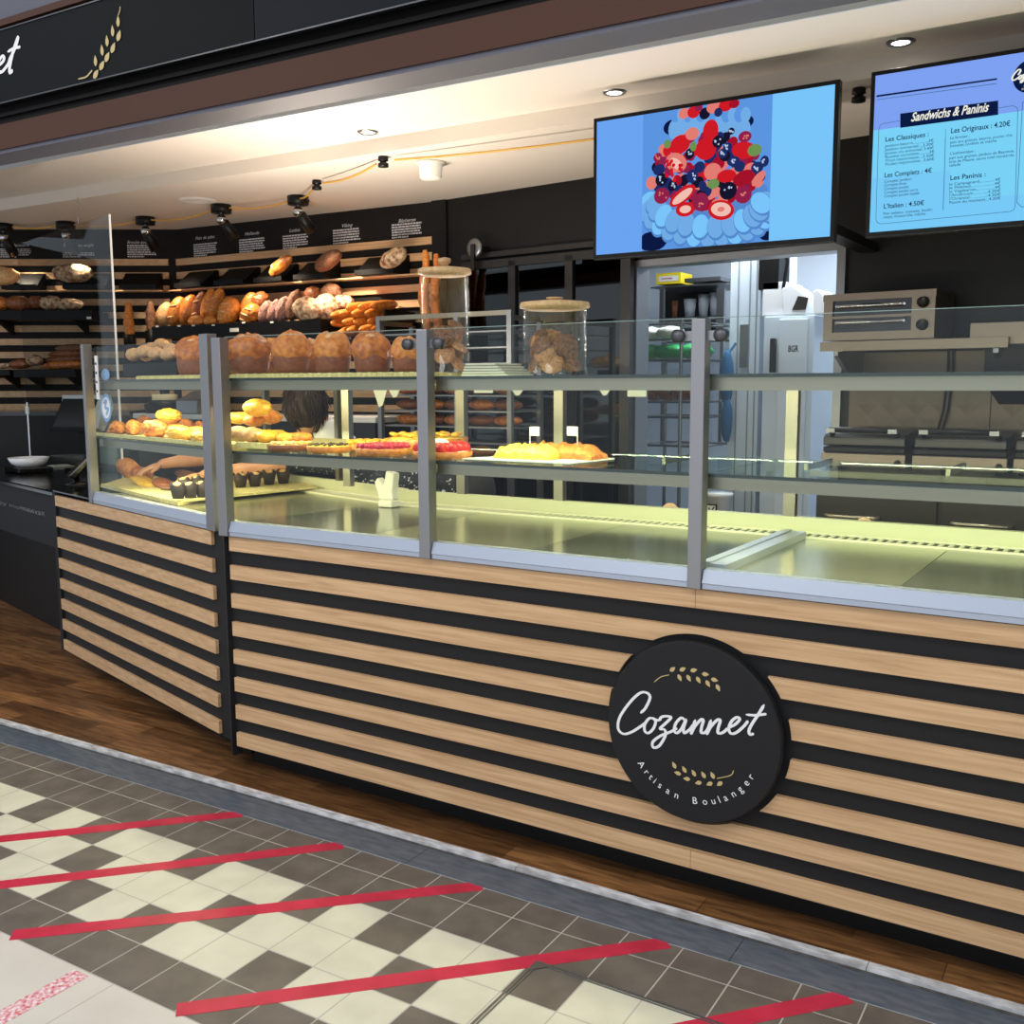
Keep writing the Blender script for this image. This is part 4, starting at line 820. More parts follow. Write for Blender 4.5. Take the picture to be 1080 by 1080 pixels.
for i, (x0, x1, yt, mt, lb) in enumerate(((702, 708, 316, 'crust_side', 'brown bin'), (715, 727, 314, 'bin', 'left grey bin'), (730, 741, 309, 'bin', 'middle grey bin'), (742, 753, 307, 'bin', 'right grey bin'))):
    b = MB(); (ua, za), (ub, zb) = W.hit(x0, 332, KY + .05), W.hit(x1, yt, KY + .05); zb0 = W.hit(730, 333, KY)[1] + .003; m_ = (ua + ub) / 2; r_ = (ub - ua) / 2
    b.lathe((m_, KY + .16, zb0), [(0, 0), (r_ * .8, 0), (r_ * 1.05, zb - zb0), (r_ * .95, zb - zb0), (r_ * .72, .01), (0, .01)], 0, 20); thing(b, 'storage_bin', mt, lb + ' standing in the open kitchen cabinet', 'bin', 'bins in the kitchen cabinet')
zc_ = W.hit(720, 298, KY)[1]
b = MB(); (ua, za), (ub, zb) = W.hit(692, 297, KY + .05), W.hit(718, 287, KY + .05); b.box(W, ua, ub, KY + .05, KY + .25, zc_ + .002, zb, 0); b.box(W, ua + .02, ub - .02, KY + .048, KY + .0495, zc_ + .02, zb - .02, 1); b.box(W, ua + .04, ub - .06, KY + .046, KY + .0475, zc_ + .035, zb - .035, 2); thing(b, 'yellow_packet', ['yellow', 'white', 'redlabel'], 'yellow packet with a red mark on top of the kitchen cabinet', 'packet')
b = MB(); (ua, za), (ub, zb) = W.hit(722, 297, KY + .02), W.hit(760, 293, KY + .02); b.box(W, ua, ub, KY + .02, KY + .4, zc_ + .002, zb + .01); thing(b, 'steel_tray', 'steelgrey', 'flat steel tray lying on the kitchen cabinet beside the yellow packet', 'tray')
# wire trolley with green bags
tv_ = 3.3; kt = empty('wire_trolley', W.p(.35, tv_ + .2, 0), 'grey wire trolley with several shelves just inside the doorway', 'trolley')
uL, uR_ = W.hit(674, 400, tv_)[0], W.hit(745, 400, tv_)[0]
b = MB()
for u in (uL, W.hit(718, 400, tv_)[0], uR_):
    for v in (tv_, tv_ + .4): b.tube([W.p(u, v, .02), W.p(u, v, W.hit(700, 338, tv_)[1])], .012, 0, 8)
b.build('upright', 'steelgrey', kt); b = MB()
zsh = [W.hit(700, y, tv_)[1] for y in (342, 358, 380, 397, 424, 440, 470, 505)]
for z in zsh: 
    b.tube([W.p(uL, tv_, z), W.p(uR_, tv_, z)], .008, 0, 6); b.tube([W.p(uL, tv_ + .4, z), W.p(uR_, tv_ + .4, z)], .008, 0, 6)
    for k in range(5): b.tube([W.p(uL + (uR_ - uL) * k / 4, tv_, z), W.p(uL + (uR_ - uL) * k / 4, tv_ + .4, z)], .004, 0, 4)
b.build('wire_shelf', 'steelgrey', kt)
for i, (x, r_) in enumerate(((683, .09), (698, .07), (710, .09), (726, .08), (738, .07))):
    u = W.hit(x, 378, tv_ + .08)[0]; b = MB(); b.blob((u, tv_ + .1 + .02 * (i % 2), zsh[2] + .055), (r_, .1, .045), seed=i, amp=.25, sub=3, mi=0); thing(b, 'green_bag', 'green', ('leftmost', 'second', 'middle', 'fourth', 'rightmost')[i] + ' crumpled green bag on the wire trolley shelf', 'bag', 'green bags on the wire trolley')
for i, x in enumerate((688, 702, 718, 732)):
    u = W.hit(x, 420, tv_ + .08)[0]; b = MB(); b.blob((u, tv_ + .12, zsh[4] + .05), (.075, .12, .045), seed=i + 9, amp=.1, mi=0); thing(b, 'round_bread', 'crust_brown', ORD[i] + ' brown bread on the lower wire trolley shelf', 'bread', 'breads on the wire trolley')
for i, x in enumerate((683, 706)):
    u = W.hit(x, 350, tv_ + .08)[0]; b = MB(); b.blob((u, tv_ + .1, zsh[1] + .045), (.09, .1, .04), seed=i + 19, amp=.15, mi=0); thing(b, 'pale_bag', 'paper', ('left', 'right')[i] + ' pale paper bag on the top wire trolley shelf', 'bag', 'pale bags on the wire trolley')
# cold room column, door and machines
b = MB(); (ua, _), (ub, _) = W.hit(768, 400, 3.6), W.hit(800, 400, 3.6); kc = empty('cold_store', W.p((ua + ub) / 2, 3.8, 0), 'white cold store cabinet with a slim handle beside the wire trolley', 'cold store'); b.box(W, ua, ub, 3.6, 4.3, .02, 2.45); b.build('cabinet_body', 'kitchenwhite', kc, bevel=.005)
b = MB(); (u5, z5) = W.hit(783, 365, 3.58); b.box(W, u5 - .02, u5 + .03, 3.585, 3.598, z5 - .13, z5 + .13); b.build('label_strip', 'steelgrey', kc)
for x_ in (777, 789, 796):
    b = MB(); u6 = W.hit(x_, 400, 3.6)[0]; b.box(W, u6 - .004, u6 + .004, 3.594, 3.599, .1, 2.4); b.build('door_seam', 'kitchengrey', kc)
fz = 3.45; (ua, _), (ub, zf) = W.hit(803, 400, fz), W.hit(858, 332, fz)
kf = empty('white_freezer', W.p((ua + ub) / 2, fz + .3, 0), 'white upright freezer with a black handle seen through the doorway', 'freezer')
b = MB(); b.box(W, ua, ub, fz + .02, fz + .6, .02, zf); b.build('freezer_body', 'kitchenwhite', kf, bevel=.005)
b = MB(); (u7, z7) = W.hit(822, 337, fz); (u8, _) = W.hit(852, 337, fz); b.box(W, u7, u8, fz, fz + .019, .1, z7); fd = b.build('freezer_door', 'kitchenwhite', kf, bevel=.004)
b = MB(); (u9, z9) = W.hit(815.5, 375, fz); b.box(W, u9 - .014, u9 + .014, fz - .03, fz + .018, z9 - .1, z9 + .1); b.build('door_handle', 'black', kf, bevel=.006)
b = MB(); (u10, z10) = W.hit(831, 371, fz - .002); b.text(W, 'BGR', u10, z10, fz - .001, .036, width=.06, bold=.02); b.build('badge', 'charcoal', fd)
b = MB(); (ua, za), (ub, zb) = W.hit(802, 332, fz + .02), W.hit(826, 300, fz + .02); b.box(W, ua, ub, fz + .05, fz + .4, zf + .003, zb + .02); thing(b, 'white_carton', 'white', 'white carton standing on top of the freezer', 'carton', bevel=.004)
for i, (xa, xb, yt) in enumerate(((823, 853, 299), (856, 872, 304))):
    (ua, _), (ub, zt) = W.hit(xa, 325, fz + .02), W.hit(xb, yt, fz + .02); z0 = zf + .003 if i == 0 else zf + .003
    m = empty('label_machine', W.p((ua + ub) / 2, fz + .2, z0), ('white wedge-shaped machine with a grey angled screen on the freezer', 'second white wedge machine half hidden behind the oven')[i], 'machine')
    b = MB(); w_ = ub - ua; b.uz(W, [(ua + .1 * w_, z0), (ub - .1 * w_, z0), (ub, z0 + (zt - z0) * .55), (ua + w_ * .35, zt), (ua, z0 + (zt - z0) * .9)], fz + .03, fz + .3); b.build('machine_body', 'white_gloss', m, bevel=.006)
    if i == 0: b = MB(); b.uz(W, [(ua + w_ * .42, z0 + .03), (ub - .1 * w_, z0 + .03), (ub - .01 * w_, z0 + (zt - z0) * .55), (ua + w_ * .62, z0 + (zt - z0) * .62)], fz + .024, fz + .0295); b.build('machine_screen', 'darksteel', m)
b = MB(); (ua, za), (ub, zb) = W.hit(800, 297, 3.5), W.hit(822, 268, 3.5); b.box(W, ua, ub, 3.5, 3.7, zb - .2, zb + .1); b.tube([W.p(ub + .02, 3.5, zb + .1), W.p(ub + .05, 3.5, zb - .05), W.p(ub + .03, 3.5, zb - .2), W.p(ub + .06, 3.5, zb - .26)], .012, 0, 6); kk = thing(b, 'hanging_black_case', 'black', 'black case with cords hanging high in the kitchen', 'case')
b = MB(); b.box(W, (ua + ub) / 2 - .02, (ua + ub) / 2 + .02, 3.59, 3.61, zb + .1, ZC); b.build('hanger', 'steelgrey', kk)
b = MB(); (ua, za) = W.hit(762, 395, 3.5); b.blob((ua + .02, 3.52, za - .02), (.045, .03, .17), seed=4, amp=.15); b.tube([(ua + .02, 3.52, za + .12), (ua + .05, 3.58, za + .19)], .008, 0, 6); b.blob((ua + .03, 3.51, za - .28), (.035, .02, .14), seed=5, amp=.2); thing(b, 'blue_towel', 'bluetowel', 'blue towel hanging beside the white cold store', 'towel')
bk = W.hit(757, 545, 3.2); fz_ = .45
st = MB(); (ua, _), (ub, _) = W.hit(690, 545, 3.0), W.hit(812, 545, 3.0); zl = W.hit(757, 550, 3.05)[1]
st.box(W, ua + .28, ub, 3.0, 3.25, zl - .03, zl); [st.box(W, a, a + .03, c_, c_ + .03, .02, zl - .03) for a in (ua + .29, ub - .04) for c_ in (3.01, 3.21)]
thing(st, 'low_steel_bench', 'steelgrey', 'low steel bench in the kitchen under the white bucket', 'bench')
bkt = empty('white_bucket', (W.hit(757, 545, 3.1)[0], 3.1, zl), 'white plastic bucket with a square printed mark on the low kitchen bench', 'bucket')
u0, z0 = W.hit(757, 520, 3.1); b = MB(); b.lathe((u0, 3.12, zl), [(0, .001), (.06, .001), (.075, .14), (.082, .14), (.082, .16), (0, .162)], 0, 32); b.build('bucket_shell', 'white_gloss', bkt)
b = MB(); b.box(W, u0 - .045, u0 + .02, 3.038, 3.042, zl + .03, zl + .1); b.box(W, u0 - .037, u0 + .012, 3.036, 3.0379, zl + .038, zl + .092, 1); b.stroke(W, [(u0 - .025, zl + .08), (u0 - .02, zl + .05), (u0 + .005, zl + .085)], .006, 3.035, 0); b.build('printed_mark', ['tv_text_' if 0 else 'charcoal', 'white'], bkt)
# ---------------------------------------------------------------- bread and pastry
def kpx(P): return (Vector(P) - CAM).dot(RF) / F
def bread(nm, fr, x, y, v, w, h, tilt, m, label, cat='bread', group=None, amp=.07, depth=None, scores=0, seed=None, sub=4, base=None, fq=2.5, yaw=0, part='crust'):
    u, z = fr.hit(x, y, v); P = fr.p(u, v, z); k = kpx(P); rx = w / 2 * k / max(.35, abs(fr.eu.dot(RR))); rz = h / 2 * k
    ry = depth if depth else min(rx, rz) * 1.05
    seed = seed if seed is not None else int(x * 3 + y)
    R = Matrix.Rotation(fr.a + math.radians(yaw), 3, 'Z') @ Matrix.Rotation(math.radians(tilt), 3, 'Y')
    if base is not None: P.z = base + rz * .92
    b = MB(); b.blob(P, (rx, ry, rz), R, 0, seed, amp, fq, sub)
    o = thing(b, nm, m, label, cat, group)
    if scores:
        ax = 2 if rz > rx else 0; L = max(rx, rz); s_ = MB()
        for i in range(scores):
            t = (i + .5) / scores * 1.5 - .75; pts = []
            for j in range(5):
                a_ = (j / 4 - .5) * 1.1; q = t + a_ * .28; rr = math.sqrt(max(.02, 1 - q * q)) * (1 - .0)
                side = math.sin(a_) * rr
                loc = Vector((side * rx, -math.cos(a_) * rr * ry * 1.02, q * rz)) if ax == 2 else Vector((q * rx, -math.cos(a_ * .9 + .5) * rr * ry * 1.02, math.sin(a_ * .9 + .5) * rr * rz * 1.02))
                pts.append(P + R @ loc)
            s_.tube(pts, [.002, .006, .007, .006, .002], 0, 6)
        s_.build('scored_crust', 'crust_pale' if 'dark' not in m else 'crust_flour', o)
    return o
def tray(fr, u0, u1, v0, v1, z, h, m, label, nm='bread_tray', lip=.006, group=None):
    b = MB(); b.box(fr, u0, u1, v0, v1, z, z + .006); b.box(fr, u0, u1, v0, v0 + lip, z + .006, z + h); b.box(fr, u0, u1, v1 - lip, v1, z + .006, z + h); b.box(fr, u0, u0 + lip, v0 + lip, v1 - lip, z + .006, z + h); b.box(fr, u1 - lip, u1, v0 + lip, v1 - lip, z + .006, z + h)
    return thing(b, nm, m, label, 'tray', group)
# upper wedge holders with display loaves
HB = [(206, 290, 34), (249, 287, 36), (290, 284, 34), (333, 280, 36), (402, 276, 44)]
HL = ['empty black wedge bread holder nearest the wall corner on the right wall', 'second empty black wedge bread holder right of the wall corner', 'black wedge bread holder under the glossy brown loaf', 'black wedge bread holder under the dark seeded loaf', 'black wedge bread holder under the floured oval loaf']
HA = [(24, 290, 36), (92, 290, 44), (148, 290, 38)]
HLA = ['black wedge bread holder at the far left of the upper row', 'black wedge bread holder behind the cracked white loaf', 'empty black wedge bread holder left of the wall corner']
for fr, lst, lbs in ((FB, HB, HL), (FA, HA, HLA)):
    for (x, y, wpx), lb in zip(lst, lbs):
        u, z = fr.hit(x, y, -.12); k = kpx(fr.p(u, -.12, z)); w2 = wpx / 2 * k / abs(fr.eu.dot(RR)); b = MB()
        b.vz(fr, [(-.19, 2.093), (-.19, 2.11), (-.05, 2.215), (-.0235, 2.215), (-.0235, 2.093)], u - w2, u + w2); b.vz(fr, [(-.2, 2.094), (-.2, 2.125), (-.19, 2.125), (-.19, 2.094)], u - w2, u + w2)
        thing(b, 'bread_holder', 'holder', lb, 'bread holder', 'black wedge holders on the wall ledge')
bread('display_loaf', FB, 296, 280, -.2, 30, 13, -30, 'crust_amber', 'glossy brown oblong loaf on the upper ledge, nearest the wall corner', scores=2, group='loaves on the upper ledge')
bread('display_loaf', FB, 346, 275, -.2, 32, 17, -26, 'crust_dark', 'dark seeded loaf in the middle of the upper ledge', group='loaves on the upper ledge')
bread('display_loaf', FB, 415, 272, -.2, 31, 18, -24, 'crust_flour', 'floured oval loaf at the right end of the upper ledge', scores=2, group='loaves on the upper ledge')
bread('display_loaf', FA, 3, 291, -.2, 34, 19, 0, 'crust_pale', 'round pale loaf cut off by the left edge of the photo', group='loaves on the upper ledge')
bread('display_loaf', FA, 77, 288, -.2, 42, 20, 0, 'crust_flour', 'cracked white floured loaf on the upper ledge of the left wall', amp=.1, group='loaves on the upper ledge')
# long trays
def wtray(fr, x0, x1, ytop, ybot, vf, label):
    u0, z1 = fr.hit(x0, ytop[0], vf); u1, _ = fr.hit(x1, ytop[1], vf); z0 = fr.hit(x0, ybot, vf)[1]
    b = MB(); b.box(fr, u0, u1, vf, vf + .012, z0, z1); b.box(fr, u0, u1, vf + .012, -.024, z0, z0 + .012); b.box(fr, u0, u0 + .01, vf + .012, -.024, z0 + .012, z1); b.box(fr, u1 - .01, u1, vf + .012, -.024, z0 + .012, z1)
    for k in (.15, .8): uu = u0 + (u1 - u0) * k; b.vz(fr, [(-.024, z0 - .09), (-.024, z0), (vf + .05, z0)], uu, uu + .02)
    thing(b, 'wall_tray', 'holder', label, 'tray'); return u0, u1, z0 + .012
u0, u1, zb1 = wtray(FB, 160, 338, (344.5, 338.5), 357, -.36, 'long black wall tray full of golden and dark loaves')
L1 = [(174, 332, 15, 28, 30, 'crust_pale'), (187, 329, 16, 34, 25, 'crust_gold'), (199, 328, 15, 36, 22, 'crust_amber'), (211, 325, 14, 36, 20, 'crust_brown'), (220, 323, 13, 38, 20, 'crust_gold'), (229, 321, 13, 36, 22, 'crust_gold'), (262, 324, 15, 34, 28, 'crust_gold'), (275, 318, 16, 22, 40, 'crust_brown')]
for i, (x, y, w_, h_, t_, m_) in enumerate(L1): bread('long_loaf', FB, x, y, -.2, w_, h_, t_, m_, ORD[i] + ' leaning loaf in the back row of the long black tray', scores=2 if i % 2 else 0, group='leaning loaves in the long wall tray')
L2 = [(208, 339, 20, 13, 0, 'crust_gold', 'low round golden roll at the front left of the long black tray'), (222, 338.5, 17, 12, 0, 'crust_gold', 'second low golden roll at the front of the long black tray'), (241, 329, 19, 34, 28, 'crust_gold', 'tall bright orange scored loaf standing at the front of the long black tray'), (264, 332, 17, 27, 42, 'crust_amber', 'shiny orange loaf leaning beside the tall scored one')]
for x, y, w_, h_, t_, m_, lb in L2: bread('front_loaf', FB, x, y, -.3, w_, h_, t_, m_, lb, scores=3 if h_ > 20 else 0, group='loaves at the front of the long wall tray')
L3 = [(280, 330, 13, 28, 28, 'crust_seed'), (290, 329, 13, 28, 26, 'crust_seed'), (299, 327, 14, 30, 22, 'crust_seed'), (310, 322, 14, 34, 20, 'crust_dark')]
for i, (x, y, w_, h_, t_, m_) in enumerate(L3): bread('seeded_loaf', FB, x, y, -.26, w_, h_, t_, m_, ('leftmost', 'second', 'third', 'rightmost and darkest')[i] + ' seeded purple brown loaf in the long black tray', amp=.1, group='seeded loaves in the long wall tray')
for (x, y, w_, h_, m_, v_, lb) in ((325, 326, 30, 26, 'crust_flour', -.3, 'round dark loaf with white flour cracks at the front of the tray end'), (343, 325, 24, 30, 'crust_flour', -.22, 'floured round loaf leaning behind the dark cracked one'), (332, 311, 22, 18, 'crust_brown', -.12, 'brown round loaf at the back of the tray end'), (350, 308, 22, 18, 'crust_dark', -.12, 'darkest round loaf at the back above the baguettes'), (363, 319, 22, 16, 'crust_flour', -.15, 'cracked loaf end peeking above the baguettes')):
    bread('round_loaf', FB, x, y, v_, w_, h_, 10, m_, lb, amp=.12, group='round country loaves in the tray end')
for i, (x, y, fr, vf) in enumerate(((166, 344.5, FB, -.362), (189, 344, FB, -.362), (204, 343.5, FB, -.362), (225, 343, FB, -.362), (257, 340.5, FB, -.362), (287, 340, FB, -.362))):
    u, z = fr.hit(x, y, vf); b = MB(); b.box(fr, u - .014, u + .014, vf - .002, vf, z - .004, z + .006); thing(b, 'price_tag', 'paper', ORD[i] + ' small white tag on the long tray front', 'price tag', 'price tags on the long tray')
u, z = FB.hit(247, 348, -.37); b = MB(); b.box(FB, u - .035, u + .035, -.375, -.365, z - .012, z + .012); thing(b, 'price_card', 'paper', 'larger pale price card hanging at the middle of the long black tray', 'price tag')
# baguettes in a crate at the tray's right end
cb = FB.hit(393, 352, -.3); u2, zc2 = FB.hit(341, 352, -.34); u3 = FB.hit(404, 352, -.34)[0]
b = MB(); b.box(FB, u2 - .005, u3 + .03, -.36, -.05, zc2 - .05, zc2 - .04); b.box(FB, u3 + .02, u3 + .035, -.36, -.05, zc2 - .04, zc2 + .13); b.box(FB, u2 - .005, u3 + .02, -.06, -.05, zc2 - .04, zc2 + .13); thing(b, 'baguette_crate', 'holder', 'black crate holding a pile of baguettes right of the long tray', 'crate')
TIPS = [(349, 341), (366, 349), (379, 348), (392, 347), (357, 351), (385, 355), (349, 333), (361, 340), (373, 340), (388, 339), (358, 331), (371, 331), (385, 331), (365, 325), (378, 324), (391, 323)]
for i, (x, y) in enumerate(TIPS):
    row = 'bottom' if i < 6 else ('lower middle' if i < 10 else ('upper middle' if i < 13 else 'top')); idx = i if i < 6 else (i - 6 if i < 10 else (i - 10 if i < 13 else i - 13))
    u, z = FB.hit(x, y, -.36); P = FB.p(u, -.36, z); d = (FB.eu * -.12 + FB.ev * .98 + Vector((0, 0, .10))).normalized(); b = MB()
    pts = [P + d * (.02 + .29 * t / 8) for t in range(9)]; b.tube([P] + pts + [P + d * .33], [.004] + [.017, .026, .031, .033, .034, .033, .031, .027, .018] + [.004], 0, 10)
    o = thing(b, 'baguette', ('crust_gold', 'crust_amber')[i % 3 == 0], ORD[idx] + ' baguette in the ' + row + ' row of the crate pile', 'baguette', 'baguettes piled in the crate')
# upright baguettes
for x, y0_, y1_, m_, lb, v_, fr in ((135, 319, 362, 'crust_gold', 'golden baguette standing upright near the wall corner', -.3, FA), (158, 318, 358, 'crust_dark', 'dark seeded baguette standing upright near the wall corner', -.3, FB), (447.5, 264, 362, 'crust_gold', 'long pale baguette standing upright behind the tall cookie jar', -.3, FB), (459, 268, 362, 'crust_amber', 'twisted baguette standing upright seen through the tall cookie jar', -.3, FB)):
    u, zt = fr.hit(x, y0_, v_); _, z0 = fr.hit(x, y1_, v_); rr_ = .034 if fr is FA or x < 200 else .03; b = MB(); n = 14
    pts = [fr.p(u + .012 * math.sin(t / 13 * 9) * (1 if x > 400 else .2), v_, z0 + (zt - z0) * t / 13) for t in range(n)]; b.tube(pts, [rr_ * max(.2, math.sin(PI * (.07 + .86 * t / 13)) ** .5) * (1 + .12 * math.sin(t * 2.2)) for t in range(n)], 0, 12)
    thing(b, 'upright_baguette', m_, lb, 'baguette')
    b = MB(); b.lathe(fr.p(u, v_, z0 - .1), [(0, 0), (.042, 0), (.042, .16), (.039, .16), (.039, .01), (0, .01)], 0, 16); b.box(fr, u - .02, u + .02, v_, -.024, z0 - .11, z0 - .101); thing(b, 'baguette_cup', 'holder', 'round black cup holding the ' + lb.replace(' standing upright', ','), 'holder', 'cups under the upright baguettes')
# left wall trays
wtray(FA, -30, 97, (327.5, 327), 337, -.34, 'upper dark tray on the left wall with round country loaves')
for i, (x, y, w_, h_, m_, lb) in enumerate(((-2, 320, 24, 15, 'crust_amber', 'brown round loaf cut off by the left edge, on the upper left tray'), (20, 320, 28, 16, 'crust_brown', 'reddish brown round loaf on the upper left tray'), (38, 319, 18, 14, 'crust_brown', 'small brown loaf between the reddish and the floured one'), (54, 320, 26, 16, 'crust_flour', 'strongly floured loaf on the upper left tray'), (73, 321, 28, 13, 'crust_flour', 'cracked floured loaf at the right end of the upper left tray'))):
    bread('country_loaf', FA, x, y, -.24, w_, h_, 0, m_, lb, amp=.12, group='loaves on the upper left tray')
u, z = FA.hit(96, 335, -.35); b = MB(); b.box(FA, u - .03, u + .0, -.352, -.342, z - .01, z + .006); thing(b, 'price_card', 'paper', 'small white price card at the end of the upper left tray', 'price tag')
wtray(FA, 14, 79, (389.5, 389), 398, -.34, 'lower dark tray on the left wall holding dark baguettes'); wtray(FA, -60, 10, (390, 390), 396, -.34, 'lower tray at the left edge of the photo')
for i, (x, y, w_, h_, m_, lb) in enumerate(((36, 380, 18, 12, 'crust_flour', 'small floured bun on top of the lower left tray'), (22, 384, 26, 10, 'crust_brown', 'flat brown bread at the left of the lower left tray'), (66, 385, 44, 9, 'crust_amber', 'lowest dark red baguette in the lower left tray'), (68, 379, 42, 9, 'crust_brown', 'second dark baguette from the bottom in the lower left tray'), (70, 373, 38, 9, 'crust_brown', 'second dark baguette from the top in the lower left tray'), (74, 367, 32, 8, 'crust_dark', 'topmost dark baguette in the lower left tray'), (4, 386, 20, 6, 'crust_flour', 'flat pale bread at the left edge, on the lower tray'))):
    bread('dark_bread', FA, x, y, -.22 if i < 3 else -.18, w_, h_, -3, m_, lb, group='breads on the lower left tray')
# back cabinets under the bread walls
zq = FA.hit(50, 434, -.37)[1]; bc = empty('back_cabinet', FA.p(-.9, -.25, .005), 'black cabinet under the left bread wall behind the till', 'cabinet')
b = MB(); b.box(FA, -1.5, -.3, -.35, -.025, .006, zq - .03); b.build('cabinet_body', 'black', bc); b = MB(); b.box(FA, -1.5, -.28, -.37, -.025, zq - .029, zq); b.build('cabinet_top', 'gloss_black', bc)
zq2 = FB.hit(385, 440, -.5)[1]; ue_ = FB.hit(393, 440, -.5)[0]; bc = empty('back_worktop', FB.p(1.0, -.25, .005), 'long dark back cabinet with a pale worktop edge under the bread wall', 'cabinet')
b = MB(); b.box(FB, .05, ue_, -.48, -.025, .006, zq2 - .035); b.build('cabinet_body', 'darksteel', bc); b = MB(); b.box(FB, .03, ue_ + .02, -.5, -.025, zq2 - .034, zq2); b.build('worktop', 'white', bc, bevel=.004)
u, z = FB.hit(174, 420, -.35); P = FB.p(u, -.35, zq2); dm = empty('domed_machine', P, 'black domed machine with a cream band on the back worktop', 'machine'); b = MB(); b.lathe(P, [(0, .0005), (.13, .0005), (.14, .06), (.09, .09), (0, .09)], 0, 32); b.lathe(P, [(.03, .13), (.04, .19), (0, .195)], 0, 20); b.build('machine_body', 'black', dm); b = MB(); b.lathe(P, [(.088, .0905), (.085, .13), (0, .131)], 0, 32); b.build('cream_band', 'cream', dm)
b = MB(); u, z = FB.hit(208, 416, -.35); b.vz(FB, [(-.45, zq2 + .001), (-.45, zq2 + .09), (-.3, zq2 + .15), (-.2, zq2 + .15), (-.2, zq2 + .001)], u - .1, u + .1); thing(b, 'grey_scale', 'steelgrey', 'grey slanted machine on the back worktop next to the black domed one', 'machine', bevel=.005)
# cooling rack behind the case
RY = 2.02; ra = W.hit(400, 340, RY)[0]; rb = W.hit(538, 340, RY)[0]
rk = empty('cooling_rack', W.p((ra + rb) / 2, RY + .25, .005), 'steel cooling rack with rows of loaves behind the display case', 'rack')
for (u, v) in ((ra, RY), (rb, RY), (ra, RY + .30), (rb, RY + .30), ((ra + rb) / 2 + .1, RY)):
    b = MB(); b.box(W, u - .014, u + .014, v - .014, v + .014, .005, 1.80 if v < 2.2 else 1.76); b.build('upright', 'steelgrey', rk)
b = MB(); b.box(W, ra + .014, (ra + rb) / 2 + .086, RY - .012, RY + .012, 1.775, 1.8); b.box(W, (ra + rb) / 2 + .114, rb - .014, RY - .012, RY + .012, 1.775, 1.8); b.box(W, ra - .012, ra + .012, RY + .014, RY + .286, 1.75, 1.775); b.box(W, rb - .012, rb + .012, RY + .014, RY + .286, 1.75, 1.775); b.build('top_rail', 'steel', rk)
rz = [1.70 - .085 * k for k in range(9)]
for z in rz: b = MB(); b.box(W, ra + .016, rb - .016, RY + .015, RY + .284, z - .008, z); b.build('rack_shelf', 'steelgrey', rk)
for r_, k in enumerate((4, 5, 6, 8)):
    for i in range(5):
        u = ra + .11 + i * (rb - ra - .2) / 4; b = MB(); b.blob(W.p(u, RY + .12, rz[k] + .031), (.085, .045, .03), Matrix.Rotation(.1, 3, 'Z'), 0, r_ * 7 + i, .08, 2.5, 3); b.blob
        thing(b, 'rack_loaf', ('crust_amber', 'crust_brown')[(r_ + i) % 2], ORD[i] + ' loaf on the ' + ('highest', 'second', 'third', 'lowest')[r_] + ' filled shelf of the cooling rack', 'bread', 'loaves on the cooling rack')
# ---- on top of the display case
ZT = ZS2 + .0005
def board(fr, x0, x1, v0, v1, label, z=ZT, m='tray_cream', h=.014, nm='serving_board', y=390):
    u0 = fr.hit(x0, y, v0)[0]; u1 = fr.hit(x1, y, v0)[0]; b = MB(); n = max(3, int((u1 - u0) / .022)); w_ = (u1 - u0) / n
    for i in range(n): b.box(fr, u0 + i * w_, u0 + (i + 1) * w_ - .0015, v0, v1, z, z + h + (.002 if i % 2 else 0))
    b.box(fr, u0, u1, v0 + .01, v1 - .01, z + .002, z + h - .003)
    return thing(b, nm, m, label, 'tray')
board(FL, 143, 217, .1, .5, 'cream slatted board on the left case top under the rolls'); board(W, 244, 443, .1, .5, 'long cream slatted board under the row of brioches')
zb_ = ZT + .0165
def brioche(fr, x, wpx, ytop, v, label, seed, mt='crust_gold', base=zb_):
    u, _ = fr.hit(x, 375, v); P = fr.p(u, v, base); k = kpx(P); r = wpx / 2 * k; zt = fr.hit(x, ytop, v)[1]; h = zt - base
    t = empty('brioche', P, label, 'brioche', 'tall brioches on the case top', fr.a)
    b = MB(); hb = h * .45; b.lathe(P, [(0, .0005), (r * .78, .0005), (r * .86, hb * .25), (r * .93, hb * .8), (r * .86, hb * 1.2), (0, hb * 1.25)], 0, 28); b.build('loaf_base', 'crust_side', t)
    def fn(q): a_ = math.atan2(q.y, q.x); return q * (1 + .10 * math.cos(3 * a_ + seed) * max(0, q.z) + .06 * math.sin(5 * a_ + seed * 2) * abs(q.z))
    b = MB(); b.blob(P + Vector((0, 0, h * .58)), (r, r, h * .44), Matrix.Rotation(.12 * math.sin(seed * 2), 3, 'Y'), 0, seed, .1, 2.2, 4, fn=fn); b.build('domed_top', mt, t)
    b = MB(); b.blob(P + Vector((r * .1, -r * .35, h * .9)), (r * .34, r * .3, h * .08), Matrix.Rotation(.5, 3, 'X'), 0, seed + 3, .3, 3, 3); b.build('cracked_crust', 'crust_pale', t)
